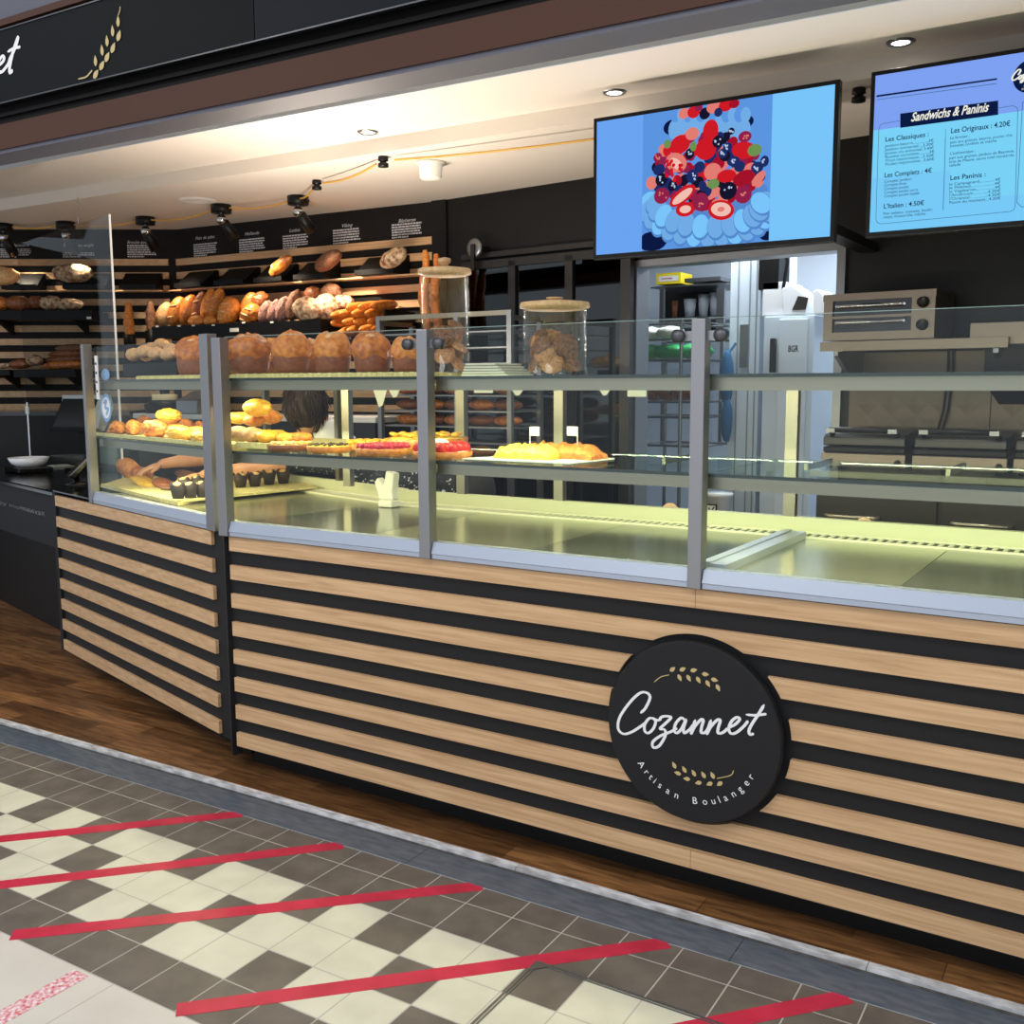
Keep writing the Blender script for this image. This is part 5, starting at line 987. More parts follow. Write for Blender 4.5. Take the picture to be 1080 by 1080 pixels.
for i, (fr, x, wp, yt, v, lb, mt) in enumerate(((FL, 206, 42, 357, .22, 'dark brioche at the right end of the left case top', 'crust_amber'), (W, 262, 48, 353, .22, 'wide glossy brioche next to the corner posts', 'crust_amber'), (W, 287, 34, 358, .42, 'brioche half hidden behind the two leftmost ones', 'crust_gold'), (W, 307, 41, 350, .2, 'tallest golden brioche in the row', 'crust_gold'), (W, 332, 32, 358, .42, 'brioche half hidden in the back row', 'crust_amber'), (W, 351, 41, 351, .2, 'brioche with a cracked pale crest, right of the tallest', 'crust_gold'), (W, 393, 43, 352, .2, 'brioche with ridged right side, second from the post', 'crust_amber'), (W, 430, 36, 356, .2, 'rightmost brioche, partly behind the second post', 'crust_gold'), (W, 241, 26, 362, .4, 'small part of a brioche behind the corner post', 'crust_amber'))):
    brioche(fr, x, wp, yt, v, lb, i + 1, mt)
ub0 = FL.hit(134, 384, .18)[0]; ub1 = FL.hit(191, 384, .18)[0]
b = MB(); z0 = ZT + .017; b.box(FL, ub0, ub1, .16, .17, z0, z0 + .055); b.box(FL, ub0, ub1, .42, .43, z0, z0 + .055); b.box(FL, ub0, ub0 + .01, .17, .42, z0, z0 + .055); b.box(FL, ub1 - .01, ub1, .17, .42, z0, z0 + .055); b.box(FL, ub0 + .01, ub1 - .01, .17, .42, z0, z0 + .008); thing(b, 'roll_box', 'holder', 'low black box of pale rolls on the left case top', 'box')
for i, (x, y, v, w_) in enumerate(((141, 374, .22, 16), (152, 371, .22, 19), (164, 373, .22, 19), (177, 374, .22, 17), (185, 370, .26, 20), (154, 374, .3, 16), (160, 368, .32, 17), (170, 364, .33, 17), (180, 369, .34, 16))):
    bread('pale_roll', FL, x, y, v, w_, 14, 0, 'crust_pale', (ORD[i] + ' pale roll in the front of the black box' if i < 4 else ORD[i - 4] + ' pale roll piled at the back of the black box'), 'roll', 'pale rolls in the black box', amp=.1, sub=3)
# jars
def jar(x, v, wpx, ytop_lid, ybot_lid, label, cookies, mt, seed):
    u, _ = W.hit(x, 380, v); P = W.p(u, v, ZT); k = kpx(P); r = wpx / 2 * k; zl0 = W.hit(x, ybot_lid, v)[1]; zl1 = W.hit(x, ytop_lid, v)[1]
    j_ = empty('cookie_jar', P, label, 'jar'); h = zl0 - ZT
    b = MB(); b.lathe(P, [(0, .0), (r * 1.06, .0), (r * 1.07, .006), (r, .014), (r, h), (r - .004, h), (r - .004, .018), (0, .018)], 0, 48); b.build('glass_body', 'jarglass', j_)
    b = MB(); b.lathe(P + Vector((0, 0, h)), [(0, .0006), (r * .93, .0006), (r * .93, .005), (r * 1.09, .006), (r * 1.1, .012), (r * 1.07, .022), (r * .6, .027), (0, .028)], 0, 48); ld = b.build('wooden_lid', 'lidwood', j_)
    hk = zl1 - zl0 - .028; b = MB(); b.lathe(P + Vector((0, 0, h + .028)), [(0, 0), (r * .16, .0), (r * .17, hk * .3), (r * .26, hk * .5), (r * .26, hk * .85), (0, hk)], 0, 24); b.build('lid_knob', 'oak', ld)
    random.seed(seed); n = cookies; tall = wpx < 60; rc = r * (.46 if tall else .36); per = 3 if tall else 5
    for i in range(n):
        lay_ = i // per; a_ = (i % per) * 6.283 / per + lay_ * 1.1 + seed + random.uniform(-.3, .3); rr_ = r * .58; z = ZT + .03 + lay_ * rc * (.8 if tall else .7); b = MB()
        R = (Vector((math.cos(a_), math.sin(a_), random.uniform(-.2, 1.2)))).to_track_quat('Z', 'Y').to_matrix(); b.blob(P + Vector((math.cos(a_) * rr_, math.sin(a_) * rr_, z - ZT + rc * .35)), (rc, rc, rc * (.27 if tall else .5)), R, 0, i + seed, .1 if tall else .3, 3, 3)
        thing(b, 'cookie', mt if i % 3 else 'cookie_dark' if tall else 'cookie', ('lowest', 'second lowest', 'middle', 'second highest', 'topmost', 'highest')[min(5, int(lay_ * 5 / max(1, (n - 1) // per)))] + ' cookie ' + ('at the left', 'at the right', 'towards the back')[i % 3] + ' in the ' + ('tall' if wpx < 60 else 'wide') + ' glass jar', 'cookie', 'cookies in the ' + ('tall' if wpx < 60 else 'wide') + ' jar')
jar(470, .3, 51, 271, 291, 'tall glass jar with a round wooden lid, half full of golden cookies', 13, 'cookie', 2)
jar(585, .3, 67, 313, 327, 'wide glass jar with a round wooden lid and dark chunky cookies', 17, 'cookie_dark', 5)
b = MB(); u0 = W.hit(497, 388, .3)[0]; u1 = W.hit(546, 388, .3)[0]
for k in range(5): b.vz(Frame(W.p(0, 0, 0)[:2], 0), [(.24, ZT + .001 + k * .0085), (.24, ZT + .008 + k * .0085), (.4, ZT + .008 + k * .0085), (.4, ZT + .001 + k * .0085)], u0 + .004 * k, u1 - .012 * k)
thing(b, 'napkin_stack', 'napkin', 'folded stack of pale napkins between the two cookie jars', 'napkins', bevel=.003)
# ---- middle shelf
ZM = ZS1 + .0008
b = MB(); tu0 = FL.hit(101, 455, .07)[0]; tu1 = FL.hit(221, 470, .07)[0]; b.box(FL, tu0, tu1, .06, .52, ZM, ZM + .005); b.box(FL, tu0, tu1, .06, .066, ZM + .005, ZM + .016); b.box(FL, tu0, tu1, .514, .52, ZM + .005, ZM + .016); thing(b, 'pastry_tray', 'tray_cream', 'cream tray of croissants on the left middle shelf', 'tray')
b = MB(); tu2 = W.hit(246, 470, .12)[0]; tu3 = W.hit(333, 470, .2)[0]; b.box(W, tu2, tu3, .14, .54, ZM, ZM + .02); b.box(W, tu2 - 0.0, tu3, .13, .1395, ZM + .002, ZM + .024); thing(b, 'pastry_tray', 'tray_cream', 'cream tray with a heap of small pastries right of the corner posts', 'tray', bevel=.002)
def croissant(fr, x, y, v, wpx, m, label, yaw=0, base=ZM + .0055, grp='croissants on the left middle shelf', fat=.3):
    u, _ = fr.hit(x, y, v); P = fr.p(u, v, base); k = kpx(P); L = wpx * k / .93; b = MB(); n = 34; pts = []; rs = []
    R = Matrix.Rotation(fr.a + math.radians(yaw), 3, 'Z')
    for i in range(n):
        t = i / (n - 1) * 2 - 1; rr_ = L * fat * (1 - abs(t) ** 1.9 * .82) * (1 + .14 * math.cos(i * 1.35)); q = R @ Vector((t * L * .5, -.16 * L * (t * t), 0)); pts.append(P + q + Vector((0, 0, max(rr_ * .8, L * fat * .35)))); rs.append(max(rr_ * .85, .003))
    b.tube(pts, rs, 0, 12); return thing(b, 'croissant', m, label, 'croissant', grp)
cr = [(124, 444, .16, 24, 'crust_gold', 10), (141, 447, .18, 27, 'crust_gold', -10), (152, 437, .42, 26, 'crust_amber', 5), (176, 431, .40, 32, 'crust_gold', -15), (196, 438, .42, 26, 'crust_amber', 0), (211, 437, .42, 24, 'crust_amber', 12)]
for i, (x, y, v, w_, m_, yw) in enumerate(cr): croissant(FL, x, y, v, w_, m_, ORD[i] + ' croissant on the left middle shelf', yw)
for i, (x, y, v, w_, h_, m_, lb) in enumerate(((162, 448, .14, 34, 19, 'crust_gold', 'large golden bun at the front of the left middle shelf'), (178, 438.5, .26, 30, 15, 'crust_yellow', 'topmost yellow bun in the left middle shelf heap'), (190, 452, .12, 36, 16, 'crust_yellow', 'bright yellow twisted pastry at the front right of the left middle shelf'), (207, 446, .16, 34, 15, 'crust_yellow', 'yellow sugared pastry behind the twisted one'), (214, 456, .1, 24, 13, 'crust_yellow', 'glossy yellow pastry touching the corner post'), (186, 443, .26, 26, 13, 'crust_gold', 'flat golden pastry in the middle of the left shelf heap'))):
    u, z = FL.hit(x, y, v); bread('sweet_bun', FL, x, y, v, w_, h_, 0, m_, lb, 'bun', 'buns on the left middle shelf', amp=.16, base=(ZM + .006) if y > 440 else None, fq=3.5, depth=.045)
zy = ZM + .021
for i, (x, y, v, w_, h_, m_, lb) in enumerate(((252, 452, .2, 26, 17, 'crust_pale', 'pale crumbly pastry next to the corner post'), (252, 441, .32, 24, 13, 'crust_yellow', 'yellow crumbly pastry behind the pale one'), (266, 452, .2, 24, 16, 'crust_pale', 'second pale crumbly pastry in the heap'), (281, 452, .2, 22, 14, 'crust_yellow', 'yellow twisted pastry in the middle of the heap'), (292, 446, .26, 20, 13, 'crust_yellow', 'curved yellow pastry right of the middle of the heap'), (303, 452, .22, 22, 11, 'crust_yellow', 'flat yellow pastry near the tray end'), (316, 450, .24, 26, 12, 'crust_gold', 'small twisted golden pastry at the tray end'), (285, 440, .36, 24, 15, 'crust_gold', 'golden bun behind the big yellow one'), (268, 443, .3, 20, 14, 'crust_gold', 'small golden bun supporting the big yellow one'))):
    bread('small_pastry', W, x, y, v, w_, h_, 0, m_, lb, 'pastry', 'small pastries heaped on the cream tray', amp=.16, base=zy if y > 445 else None, fq=3.5, depth=.04, sub=3)
bread('big_bun', W, 271.5, 430, .25, 33, 19, 0, 'crust_yellow', 'big round shiny yellow bun on top of the pastry heap', 'bun', amp=.04)
def tart(x, y, wpx, v, top, label, nm='fruit_tart', h=.022, z=ZM):
    u, _ = W.hit(x, y, v); P = W.p(u, v, z); k = kpx(P); r = wpx / 2 * k; t = empty(nm, P, label, 'tart', 'round tarts on the middle shelf')
    b = MB(); b.lathe(P, [(0, .0005), (r * .94, .0005), (r, h), (r * .95, h + .002), (r * .9, h * .8), (0, h * .8)], 0, 40); b.build('pastry_shell', 'crust_gold' if top != 'cheese' else 'crust_side', t)
    b = MB(); b.lathe(P, [(r * .92, h * .82), (r * .85, h * 1.05), (0, h * 1.12)], 0, 36); b.build('filling', {'straw': 'cream_white', 'rasp': 'cream_white', 'cheese': 'cheese', 'custard': 'custard', 'apple': 'custard'}[top], t)
    b = MB(); random.seed(int(x))
    n = {'straw': 34, 'rasp': 70, 'cheese': 26, 'custard': 22, 'apple': 26}[top]; rf = {'straw': .017, 'rasp': .010, 'cheese': .009, 'custard': .008, 'apple': .016}[top]; mt = {'straw': 'strawberry', 'rasp': 'raspberry', 'cheese': 'cheese', 'custard': 'peppers', 'apple': 'crust_yellow'}[top]
    for i in range(n):
        a_ = i * 2.39996; q = math.sqrt((i + .5) / n) * (r * .92 - rf * .6); b.blob(P + Vector((math.cos(a_) * q, math.sin(a_) * q, h * 1.1 + rf * .5)), (rf, rf, rf * (1.1 if top in ('straw', 'rasp') else .45)), Matrix.Rotation(random.uniform(-.4, .4), 3, 'X'), 0, i, .12, 3, 2)
    o = b.build('fruit_topping' if top in ('straw', 'rasp', 'apple') else 'topping', mt, t); o['kind'] = 'stuff'
    if top == 'straw': b = MB(); b.blob(P + Vector((-r * .1, 0, h * 1.1 + .022)), (.03, .025, .014), None, 0, 5, .4, 3, 3); b.build('cream_swirl', 'cream_white', t)
tart(306, 466, 49, .14, 'cheese', 'brown crusted cheese tart with browned topping, leftmost of the tarts'); tart(347, 466, 48, .14, 'custard', 'bright yellow custard tart with dark bits')
tart(405, 466, 62, .14, 'rasp', 'raspberry tart covered in dark pink fruit left of the second post'); tart(467, 468, 64, .12, 'straw', 'strawberry tart with cream, behind and right of the second post')
tart(394, 458, 64, .36, 'apple', 'flat golden apple tart behind the raspberry tart', h=.018); tart(450, 458, 88, .38, 'apple', 'large tall golden tart behind the strawberry tart', h=.045)
# tart slices on paper
u0 = W.hit(498, 482, .16)[0]; u1 = W.hit(642, 480, .3)[0]; b = MB(); n = 12
P0 = [(u0, .1), (W.hit(600, 490, .1)[0], .1), (u1, .34), (u0 + .12, .4)]
b.prism([W.p(p[0], p[1], 0) for p in P0], ZM, ZM + .0035); thing(b, 'paper_sheet', 'paper', 'white paper sheet under the two long tart slices', 'paper')
def slab(x0, x1, v0, v1, h, m, label, seed, skew=0):
    (ua, _), (ub, _) = W.hit(x0, 478, v0), W.hit(x1, 478, v0); b = MB(); N, M_ = 20, 8; vs = []; zb2 = ZM + .0045
    for i in range(N + 1):
        for j in range(M_ + 1):
            t, s_ = i / N, j / M_; e = min(1, 6 * min(t, 1 - t) + .35) * min(1, 5 * min(s_, 1 - s_) + .5); q = Vector((t * 6 + seed, s_ * 3, 0)); vs.append(W.p(ua + (ub - ua) * t + .008 * noise.noise(q * 2), v0 + (v1 - v0) * s_ + skew * t, zb2 + h * e * (1 + .5 * noise.noise(q * 1.7) + .35 * noise.noise(q * 5))))
    fs = [(i * (M_ + 1) + j, (i + 1) * (M_ + 1) + j, (i + 1) * (M_ + 1) + j + 1, i * (M_ + 1) + j + 1) for i in range(N) for j in range(M_)]; b.add(vs, fs, 0, True)
    rim = [i * (M_ + 1) for i in range(N + 1)] + [N * (M_ + 1) + j for j in range(1, M_ + 1)] + [i * (M_ + 1) + M_ for i in range(N - 1, -1, -1)] + [j for j in range(M_ - 1, 0, -1)]
    lo = [Vector((vs[r_].x, vs[r_].y, zb2)) for r_ in rim]; hi = [vs[r_] for r_ in rim]; n_ = len(rim); b.add(hi + lo, [(i, (i + 1) % n_, n_ + (i + 1) % n_, n_ + i) for i in range(n_)] + [tuple(range(n_, 2 * n_))], 0, False)
    thing(b, 'tart_slice', m, label, 'tart slice', 'long tart slices on the paper sheet')
slab(520, 577, .15, .24, .036, 'custard', 'bright yellow long tart slice on the white paper', 1); slab(545, 630, .25, .36, .036, 'crust_gold', 'long orange brown tart slice behind the yellow one', 4, -.04)
for x, yb, yt, v, lb, s_ in ((559, 470, 450, .26, 'white price flag stuck in the left part of the tart slices', 1), (609, 470, 450, .29, 'white price flag stuck in the right part of the tart slices', -1)):
    (ua, za), (_, zb2) = W.hit(x, yb, v), W.hit(x, yt, v); f = empty('price_flag', W.p(ua, v, ZM + .03), lb, 'flag', 'price flags in the tart slices'); b = MB(); b.tube([W.p(ua, v, ZM + .03), W.p(ua, v, zb2)], .0016, 0, 6); b.build('flag_stick', 'white', f)
    b = MB(); w_ = .036 * s_; b.box(W, min(ua, ua + w_), max(ua, ua + w_), v - .003, v - .0018, zb2 - .028, zb2); b.build('flag_paper', 'paper', f)
# hanging price papers under the top shelf
for i, (x, y, w_, h_, k) in enumerate(((399, 418, 18, 20, 't'), (414, 412, 16, 10, 't'), (441, 419, 6, 10, 'r'), (508, 416, 22, 5, 'r'), (544, 417, 16, 8, 't'), (636, 418, 14, 8, 't'), (670, 419, 20, 9, 'r'))):
    u, z = W.hit(x, y, .86); kk_ = kpx(W.p(u, .86, z)); a = w_ / 2 * kk_ * 1.1; c_ = h_ * kk_; zt = 1.404; b = MB(); pts = [(u - a, zt), (u - a * .2, zt - c_), (u + a * .3, zt - c_ * .9), (u + a, zt)] if k == 't' else [(u - a, zt), (u - a, zt - c_), (u + a, zt - c_), (u + a, zt)]
    b.uz(W, pts, .872, .8735); thing(b, 'hanging_note', 'napkin', ORD[i] + ' pale paper note hanging under the rear rail of the case', 'note', 'paper notes under the rear rail')
# ---- bottom deck
ZD = dk + .0005
c4 = [atZ(p[0], p[1], ZD) for p in ((106, 514), (188, 534), (232, 525), (150, 500))]; b = MB(); b.prism(c4, ZD + .001, ZD + .012); b.prism([c4[0] * .99 + c4[1] * .01, c4[1], c4[1] + (c4[2] - c4[1]) * .02, c4[0] + (c4[3] - c4[0]) * .03], ZD + .0125, ZD + .018); thing(b, 'pastry_tray', 'tray_cream', 'cream tray on the bottom deck at the left with filled breads', 'tray')
c5 = [atZ(p[0], p[1], ZD) for p in ((192, 533), (334, 518), (300, 506), (212, 516))]; b = MB(); b.prism(c5, ZD + .0125, ZD + .022); thing(b, 'pastry_tray', 'tray_cream', 'cream tray under the dark paper muffins on the bottom deck', 'tray')
ZU = ZD + .0225
mf = [(188, 523), (201, 522), (214, 521), (227, 519), (254, 511), (269, 510), (284, 508), (299, 507), (196, 516), (210, 514)]
for i, (x, y) in enumerate(mf):
    p = atZ(x, y + 3, ZU); t = empty('muffin', p, (ORD[i] + ' muffin in a dark paper cup on the bottom deck' if i < 8 else ('left', 'right')[i - 8] + ' one of two muffins in dark cups behind the front row'), 'muffin', 'muffins in dark paper cups'); random.seed(i)
    b = MB(); n = 24; vs = []; R_ = .030
    for h_, r_ in ((0, .023), (.035, R_), (.058, R_ * 1.12)):
        for k in range(n): a_ = 2 * PI * k / n; sp_ = (.014 * max(0, math.cos(4 * a_ + i)) if h_ > .05 else 0); vs.append(p + Vector((math.cos(a_) * r_, math.sin(a_) * r_, h_ + sp_ + .0005)))
    b.add(vs, [(r * n + k, r * n + (k + 1) % n, (r + 1) * n + (k + 1) % n, (r + 1) * n + k) for r in range(2) for k in range(n)] + [tuple(range(n))], 0, True); o = b.build('paper_cup', 'muffinpaper', t); sm = o.modifiers.new('s', 'SOLIDIFY'); sm.thickness = .001
    b = MB(); b.blob(p + Vector((0, 0, .048)), (R_ * .96, R_ * .96, .02), None, 0, i, .2, 3, 3); b.build('muffin_top', 'muffintop', t)
for x, y, w_, h_, m_, v_, lb in ((136, 500, 34, 20, 'crust_gold', .42, 'large golden filled bread held by the reaching hand'), (150, 503, 26, 14, 'crust_amber', .4, 'glossy brown filled bread beside the large golden one'), (152, 511, 36, 8, 'crust_yellow', .3, 'flat yellow pastry at the front of the bottom left tray'), (172, 510, 24, 9, 'crust_brown', .33, 'dark chocolate pastry on the bottom left tray'), (200, 497, 40, 10, 'crust_dark', .55, 'seeded flatbread in the middle of the bottom left deck'), (222, 492, 36, 9, 'crust_amber', .6, 'nut covered pastry behind the muffins')):
    bread('filled_bread', FL, x, y, v_, w_, h_, 8, m_, lb, 'bread', 'filled breads on the bottom left deck', amp=.14, base=ZD + .0128, depth=.045)
p = atZ(172, 516, ZD + .013); b = MB(); b.tube([p + FL.eu * t * .022 + Vector((0, 0, .006 + .01 * math.sin(t * 2.2))) for t in range(6)], [.003] * 6, 0, 6); b.blob(p + FL.eu * .05 + Vector((0, 0, .012)), (.05, .03, .008), None, 1, 3, .2, 3, 3); thing(b, 'chocolate_pastry', ['cream_white', 'crust_dark'], 'dark pastry with a wavy white icing line at the tray corner', 'pastry')
b = MB(); p = FL.hit(126, 484, .78); q = kpx(FL.p(p[0], .78, p[1])); b.uz(FL, [(p[0] - .12, ZD + .004), (p[0] + .11, ZD + .004), (p[0] + .12, ZD + .15), (p[0] + .08, ZD + .19), (p[0] - .12, ZD + .2)], .70, .73); thing(b, 'paper_bag', 'bag', 'pale green grey bag standing at the back of the left bottom deck', 'bag', bevel=.01)
b = MB(); u, z = W.hit(422, 512, .8); k = .0033
b.uz(W, [(u - 9 * k, ZD + .03), (u + 13 * k, ZD + .03), (u + 12 * k, ZD + .07), (u + 15 * k, ZD + .14), (u + 2 * k, ZD + .15), (u - 2 * k, ZD + .09), (u - 12 * k, ZD + .12), (u - 17 * k, ZD + .1)], .70, .74); b.box(W, u - 9 * k, u + 13 * k, .69, .75, ZD + .0005, ZD + .03); thing(b, 'crumpled_bag', 'paper', 'crumpled white paper bag on the bottom deck behind the second post', 'bag', bevel=.006)
b = MB(); u, z = W.hit(674, 588, .07); b.box(W, u - .04, u + .03, .06, .085, dk + .0045, dk + .008); b.box(W, u - .03, u + .02, .062, .082, dk + .0081, dk + .009, 1); thing(b, 'price_rail_clip', ['steelgrey', 'ventdark'], 'small flat metal clip lying at the front of the empty bottom deck', 'clip')
for x, y, v, lb in ((912, 549, 1.25, 'rounded top of a reddish wooden paddle right behind the case'), (707, 533, 1.3, 'curved reddish wooden loop behind the case left of the third post')):
    u, z = W.hit(x, y, v); b = MB(); b.lathe(W.p(u, v, z - .03), [(0, -.008), (.035, -.008), (.04, 0), (.035, .008), (0, .008)], 0, 28, axis=Vector((0, 1, 0))); b.box(W, u - .02, u + .02, v - .007, v + .007, .006, z - .04); b.box(W, u - .06, u + .06, v - .06, v + .06, .005, .02); thing(b, 'wooden_paddle', 'crust_seed' if 0 else 'lidwood', lb, 'paddle')
# ---------------------------------------------------------------- person reaching into the case
sh = mat('shirt', (40, 44, 56), .85, col2=(214, 214, 220), noise_scale=55)
cr_n = [n for n in sh.node_tree.nodes if n.type == 'VALTORGB'][0]; cr_n.color_ramp.elements[0].position = .60; cr_n.color_ramp.elements[1].position = .66
mat('trousers', (30, 30, 34), .85)
pe = empty('person', (-.1, 1.6, .005), 'person in a dark printed shirt bending behind the case and reaching for a filled bread', 'person')
def rem(o, vox):
    m = o.modifiers.new('r', 'REMESH'); m.mode = 'VOXEL'; m.voxel_size = vox; m.use_smooth_shade = True; s_ = o.modifiers.new('s', 'SMOOTH'); s_.factor = .6; s_.iterations = 3
HR, WR, ER, SR = atY(203, 503, .70), atY(216, 501, .74), atY(268, 496, .97), atY(322, 482, 1.19)
HL_, WL, EL, SL = atY(160, 490, .86), atY(172, 489, .89), atY(226, 481, 1.12), atY(288, 474, 1.36)
HD = Vector((-.60, 1.06, 1.305)); NK = Vector((-.50, 1.20, 1.13)); CH = Vector((-.40, 1.36, .95)); PV = Vector((-.12, 1.64, .93))
B_m = MB(); pts = lambda a, c_, n=6: [a.lerp(c_, i / n) for i in range(n + 1)]
def limb(b, a, c_, r0, r1, mid=None):
    n = 8; rs = [r0 + (r1 - r0) * i / n + (mid or 0) * math.sin(PI * min(1, i / n * 1.3)) for i in range(n + 1)]; b.tube(pts(a, c_, n), rs, 0, 14); b.blob(a, (r0,) * 3, sub=2, amp=0); b.blob(c_, (r1,) * 3, sub=2, amp=0)
limb(B_m, PV, CH, .135, .125); limb(B_m, CH, NK, .11, .06); limb(B_m, NK, HD, .055, .055)
for S__, E__, W__ in ((SR, ER, WR), (SL, EL, WL)): limb(B_m, CH.lerp(NK, .6), S__, .08, .06); limb(B_m, S__, E__, .052, .040); limb(B_m, E__, W__, .042, .026, .006)
for sx, fx in ((-.1, -.12), (.1, .14)):
    hp = PV + Vector((sx, 0, -.02)); kn = Vector((hp.x + fx * .2, hp.y - .06, .5)); an = Vector((kn.x, kn.y + .08, .09)); limb(B_m, hp, kn, .09, .06); limb(B_m, kn, an, .058, .04); limb(B_m, an, an + Vector((-.03, -.13, -.045)), .036, .03)
def hand(b, wrist, palm, up, spread, curl):
    d = (palm - wrist).normalized(); s_ = d.cross(up).normalized() * spread; n_ = up
    pc_ = wrist + d * .05; b.blob(pc_, (.045, .038, .017), Matrix((d, s_.normalized(), n_)).transposed(), 0, 1, .03, 2, 3)
    for k, (off, L) in enumerate(((-.027, .062), (-.009, .075), (.010, .070), (.028, .055))):
        r_ = pc_ + d * .032 + s_ * off; a1 = r_ + d * L * .45 + n_ * (-.004) + s_ * off * .25; a2 = a1 + (d * .8 - n_ * curl).normalized() * L * .33; a3 = a2 + (d * .45 - n_ * (curl + .3)).normalized() * L * .28
        b.tube([r_ - d * .01, r_ + d * L * .2, a1, a2, a3], [.0105, .010, .0092, .0085, .0065], 0, 10); b.blob(a3, (.0066,) * 3, sub=2, amp=0)
    t0 = pc_ - d * .02 - s_ * .028; t1 = t0 + (d * .5 - s_ * .8).normalized() * .032 - n_ * .006; t2 = t1 + (d * .9 - s_ * .25 - n_ * .3).normalized() * .03; b.tube([t0, t1, t2], [.014, .0115, .008], 0, 10); b.blob(t2, (.008,) * 3, sub=2, amp=0)
hand(B_m, WR, WR + (WR - ER).normalized() * .1 + Vector((0, 0, -.01)), Vector((0, 0, 1)), -1, .5); hand(B_m, WL, WL + (WL - EL).normalized() * .1 + Vector((0, 0, -.02)), Vector((0, 0, 1)), 1, .7)
fd_ = Vector((-.62, .5, -.60)).normalized(); fs_ = fd_.cross(Vector((0, 0, 1))).normalized(); fu = fs_.cross(fd_).normalized(); RH = Matrix((fd_, fs_, fu)).transposed()
B_m.blob(HD, (.095, .076, .11), RH, 0, 1, .02, 2, 3); B_m.blob(HD + fd_ * .045 - fu * .055, (.05, .05, .05), RH, 0, 1, .02, 2, 3)
B_m.tube([HD + fd_ * .085 + fu * .012, HD + fd_ * .112 - fu * .02], [.008, .014], 0, 8); B_m.tube([HD + fd_ * .09 - fu * .055 - fs_ * .02, HD + fd_ * .098 - fu * .055, HD + fd_ * .09 - fu * .055 + fs_ * .02], .007, 0, 8)
for s_ in (-1, 1): B_m.blob(HD + fs_ * s_ * .078 - fu * .01, (.022, .01, .032), RH, 0, 1, 0, 2, 2)
bo = B_m.build('body', 'skin', pe); rem(bo, .006)
b = MB()
for s_ in (-1, 1): b.blob(HD + fd_ * .088 + fs_ * s_ * .032 + fu * .01, (.009, .012, .009), RH, 0, 1, 0, 2, 2)
b.build('eyes', 'white', pe)
b = MB()
def hf(q): return q
b.blob(HD - fd_ * .03 + fu * .005, (.108, .094, .118), RH, 0, 3, .05, 3, 4); pass
random.seed(5)
crown = HD - fd_ * .06 + fu * .1
for i in range(560):
    a_ = random.uniform(0, 2 * PI); e_ = random.uniform(-1.0, 1.3); q = Vector((math.cos(a_) * math.cos(e_), math.sin(a_) * math.cos(e_), math.sin(e_)))
    if q.x > .35: continue
    st_ = HD - fd_ * .03 + fu * .005 + RH @ Vector((q.x * .108, q.y * .094, q.z * .118)); out = (st_ - HD).normalized(); tn = (st_ - crown); tn = (tn - out * tn.dot(out)); tn = (tn.normalized() if tn.length > 1e-5 else -fu); tn = (tn + Vector((.25, .1, -.2)) * .6).normalized()
    L = random.uniform(.03, .07); b.tube([st_ - out * .003, st_ + tn * L * .5 + out * .005, st_ + tn * L - out * random.uniform(-.006, .008)], [.0026, .0034, .0006], 0, 4)
b.build('hair', 'hair', pe)
b = MB(); limb(b, PV, CH, .15, .14); limb(b, CH, NK, .125, .07)
for S__, E__ in ((SR, ER), (SL, EL)): limb(b, CH.lerp(NK, .6), S__, .095, .075); b.tube(pts(S__, S__.lerp(E__, .45), 5), [.072, .07, .066, .063, .061, .06], 0, 14); b.blob(S__, (.073,) * 3, sub=2, amp=0)
so2 = b.build('shirt', 'shirt', pe); rem(so2, .009)
b = MB(); limb(b, NK.lerp(HD, -.02), NK.lerp(HD, .42), .078, .068); o = b.build('shirt_collar', 'collar', pe)
b = MB()
for sx, fx in ((-.1, -.12), (.1, .14)):
    hp = PV + Vector((sx, 0, -.02)); kn = Vector((hp.x + fx * .2, hp.y - .06, .5)); an = Vector((kn.x, kn.y + .08, .12)); limb(b, hp, kn, .105, .075); limb(b, kn, an, .073, .06)
limb(b, PV, PV + Vector((0, .0, -.06)), .16, .13); to = b.build('trousers', 'trousers', pe); rem(to, .01)
b = MB()
for sx, fx in ((-.1, -.12), (.1, .14)):
    an = Vector((PV.x + sx + fx * .2, PV.y + .02, .045)); b.blob(an + Vector((-.02, -.07, 0)), (.05, .13, .04), Matrix.Rotation(-.2, 3, 'Z'), 0, 1, .02, 2, 3)
b.build('shoes', 'black', pe)
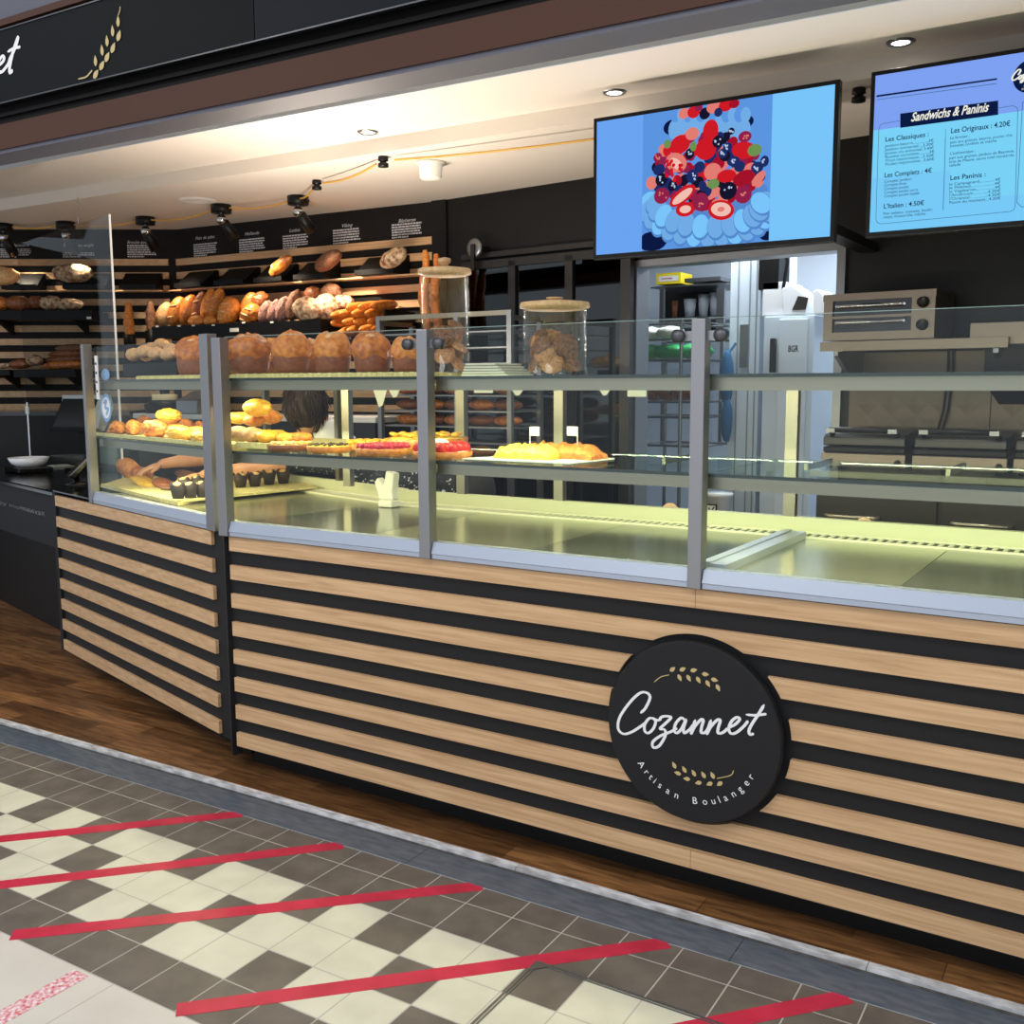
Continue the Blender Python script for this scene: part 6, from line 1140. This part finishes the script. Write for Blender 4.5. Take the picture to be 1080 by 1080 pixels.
# ---------------------------------------------------------------- light
for o_, d_ in spots: lamp('SPOT', o_, 24 if o_.x < -2.6 else 55, (1, .80, .58), .03, target=o_ + d_ + Vector((0, 0, -.25)), spot=80, blend=.7)
w = bpy.data.worlds.new('world'); bpy.context.scene.world = w; w.use_nodes = True; w.node_tree.nodes['Background'].inputs[0].default_value = (.8, .88, 1, 1); w.node_tree.nodes['Background'].inputs[1].default_value = .78
for x, y in ((-1.5, -2.2), (1.5, -2.4), (4.2, -2.2), (0, -4)): lamp('AREA', (x, y, 3.6), 34, (1, .97, .93), 1.2, rot=(0, 0, 0))
for px, py in ((388, 139), (648, 97), (950, 44)):
    p = atZ(px, py, 2.6); lamp('SPOT', (p.x, p.y, 2.585), 45, (1, .9, .76), .03, target=(p.x, p.y, 0), spot=110, blend=.8)
for i, (u0, u1) in enumerate(((.1, .9), (1.0, 1.8), (1.9, 2.7), (2.8, 3.6))):
    for z in (ZS2 - .05, ZS1 - .05): lamp('AREA', W.p((u0 + u1) / 2, .11, z), 3.3, (1, .95, .58), .8, rot=(math.radians(35), 0, 0), sizey=.02)
for z in (ZS2 - .05, ZS1 - .05): lamp('AREA', FL.p(-.65, .11, z), 7, (1, .9, .55), 1.1, rot=(math.radians(35), 0, FL.a), sizey=.02)
lamp('AREA', (.9, 3.7, 2.5), 52, (.84, .92, 1), 1.2, rot=(0, 0, 0))

for u0, u1 in ((.2, .9), (1.0, 1.8), (1.9, 2.7), (2.8, 3.6)):  # uplights added along the case rear to brighten the ceiling
    lamp('AREA', W.p((u0 + u1) / 2, .882, 1.438), (6, 4.2, 3.4, 3.2)[int(u0)], (1, .9, .8), u1 - u0, rot=(PI, 0, 0), sizey=.02)
lamp('AREA', FL.p(-.75, .882, 1.438), 32, (1, .87, .74), .9, rot=(PI, 0, FL.a), sizey=.02)  # uplight added behind the angled case, also for the ceiling
lamp('AREA', (0, -7.5, 1.6), 45, (.86, .92, 1), 9, rot=(math.radians(90), 0, 0), sizey=2.4)  # unseen area light added in front to brighten bulkhead and ceiling
# ---------------------------------------------------------------- camera
cd = bpy.data.cameras.new('camera'); cam = bpy.data.objects.new('camera', cd); C.objects.link(cam)
cd.sensor_width = 36; cd.sensor_fit = 'HORIZONTAL'; cd.lens = 36 * F / 1080; cd.clip_start = .05
B_ = -RF
cam.matrix_world = Matrix(((RR.x, RU.x, B_.x, CAM.x), (RR.y, RU.y, B_.y, CAM.y), (RR.z, RU.z, B_.z, CAM.z), (0, 0, 0, 1)))
bpy.context.scene.camera = cam
vs = bpy.context.scene.view_settings; vs.view_transform = 'Standard'; vs.look = 'None'; vs.gamma = 1; vs.use_curve_mapping = False; vs.exposure = 0.0
bpy.context.scene.cycles.max_bounces = 10; bpy.context.scene.cycles.transparent_max_bounces = 32
bpy.context.scene.cycles.sample_clamp_indirect = 4
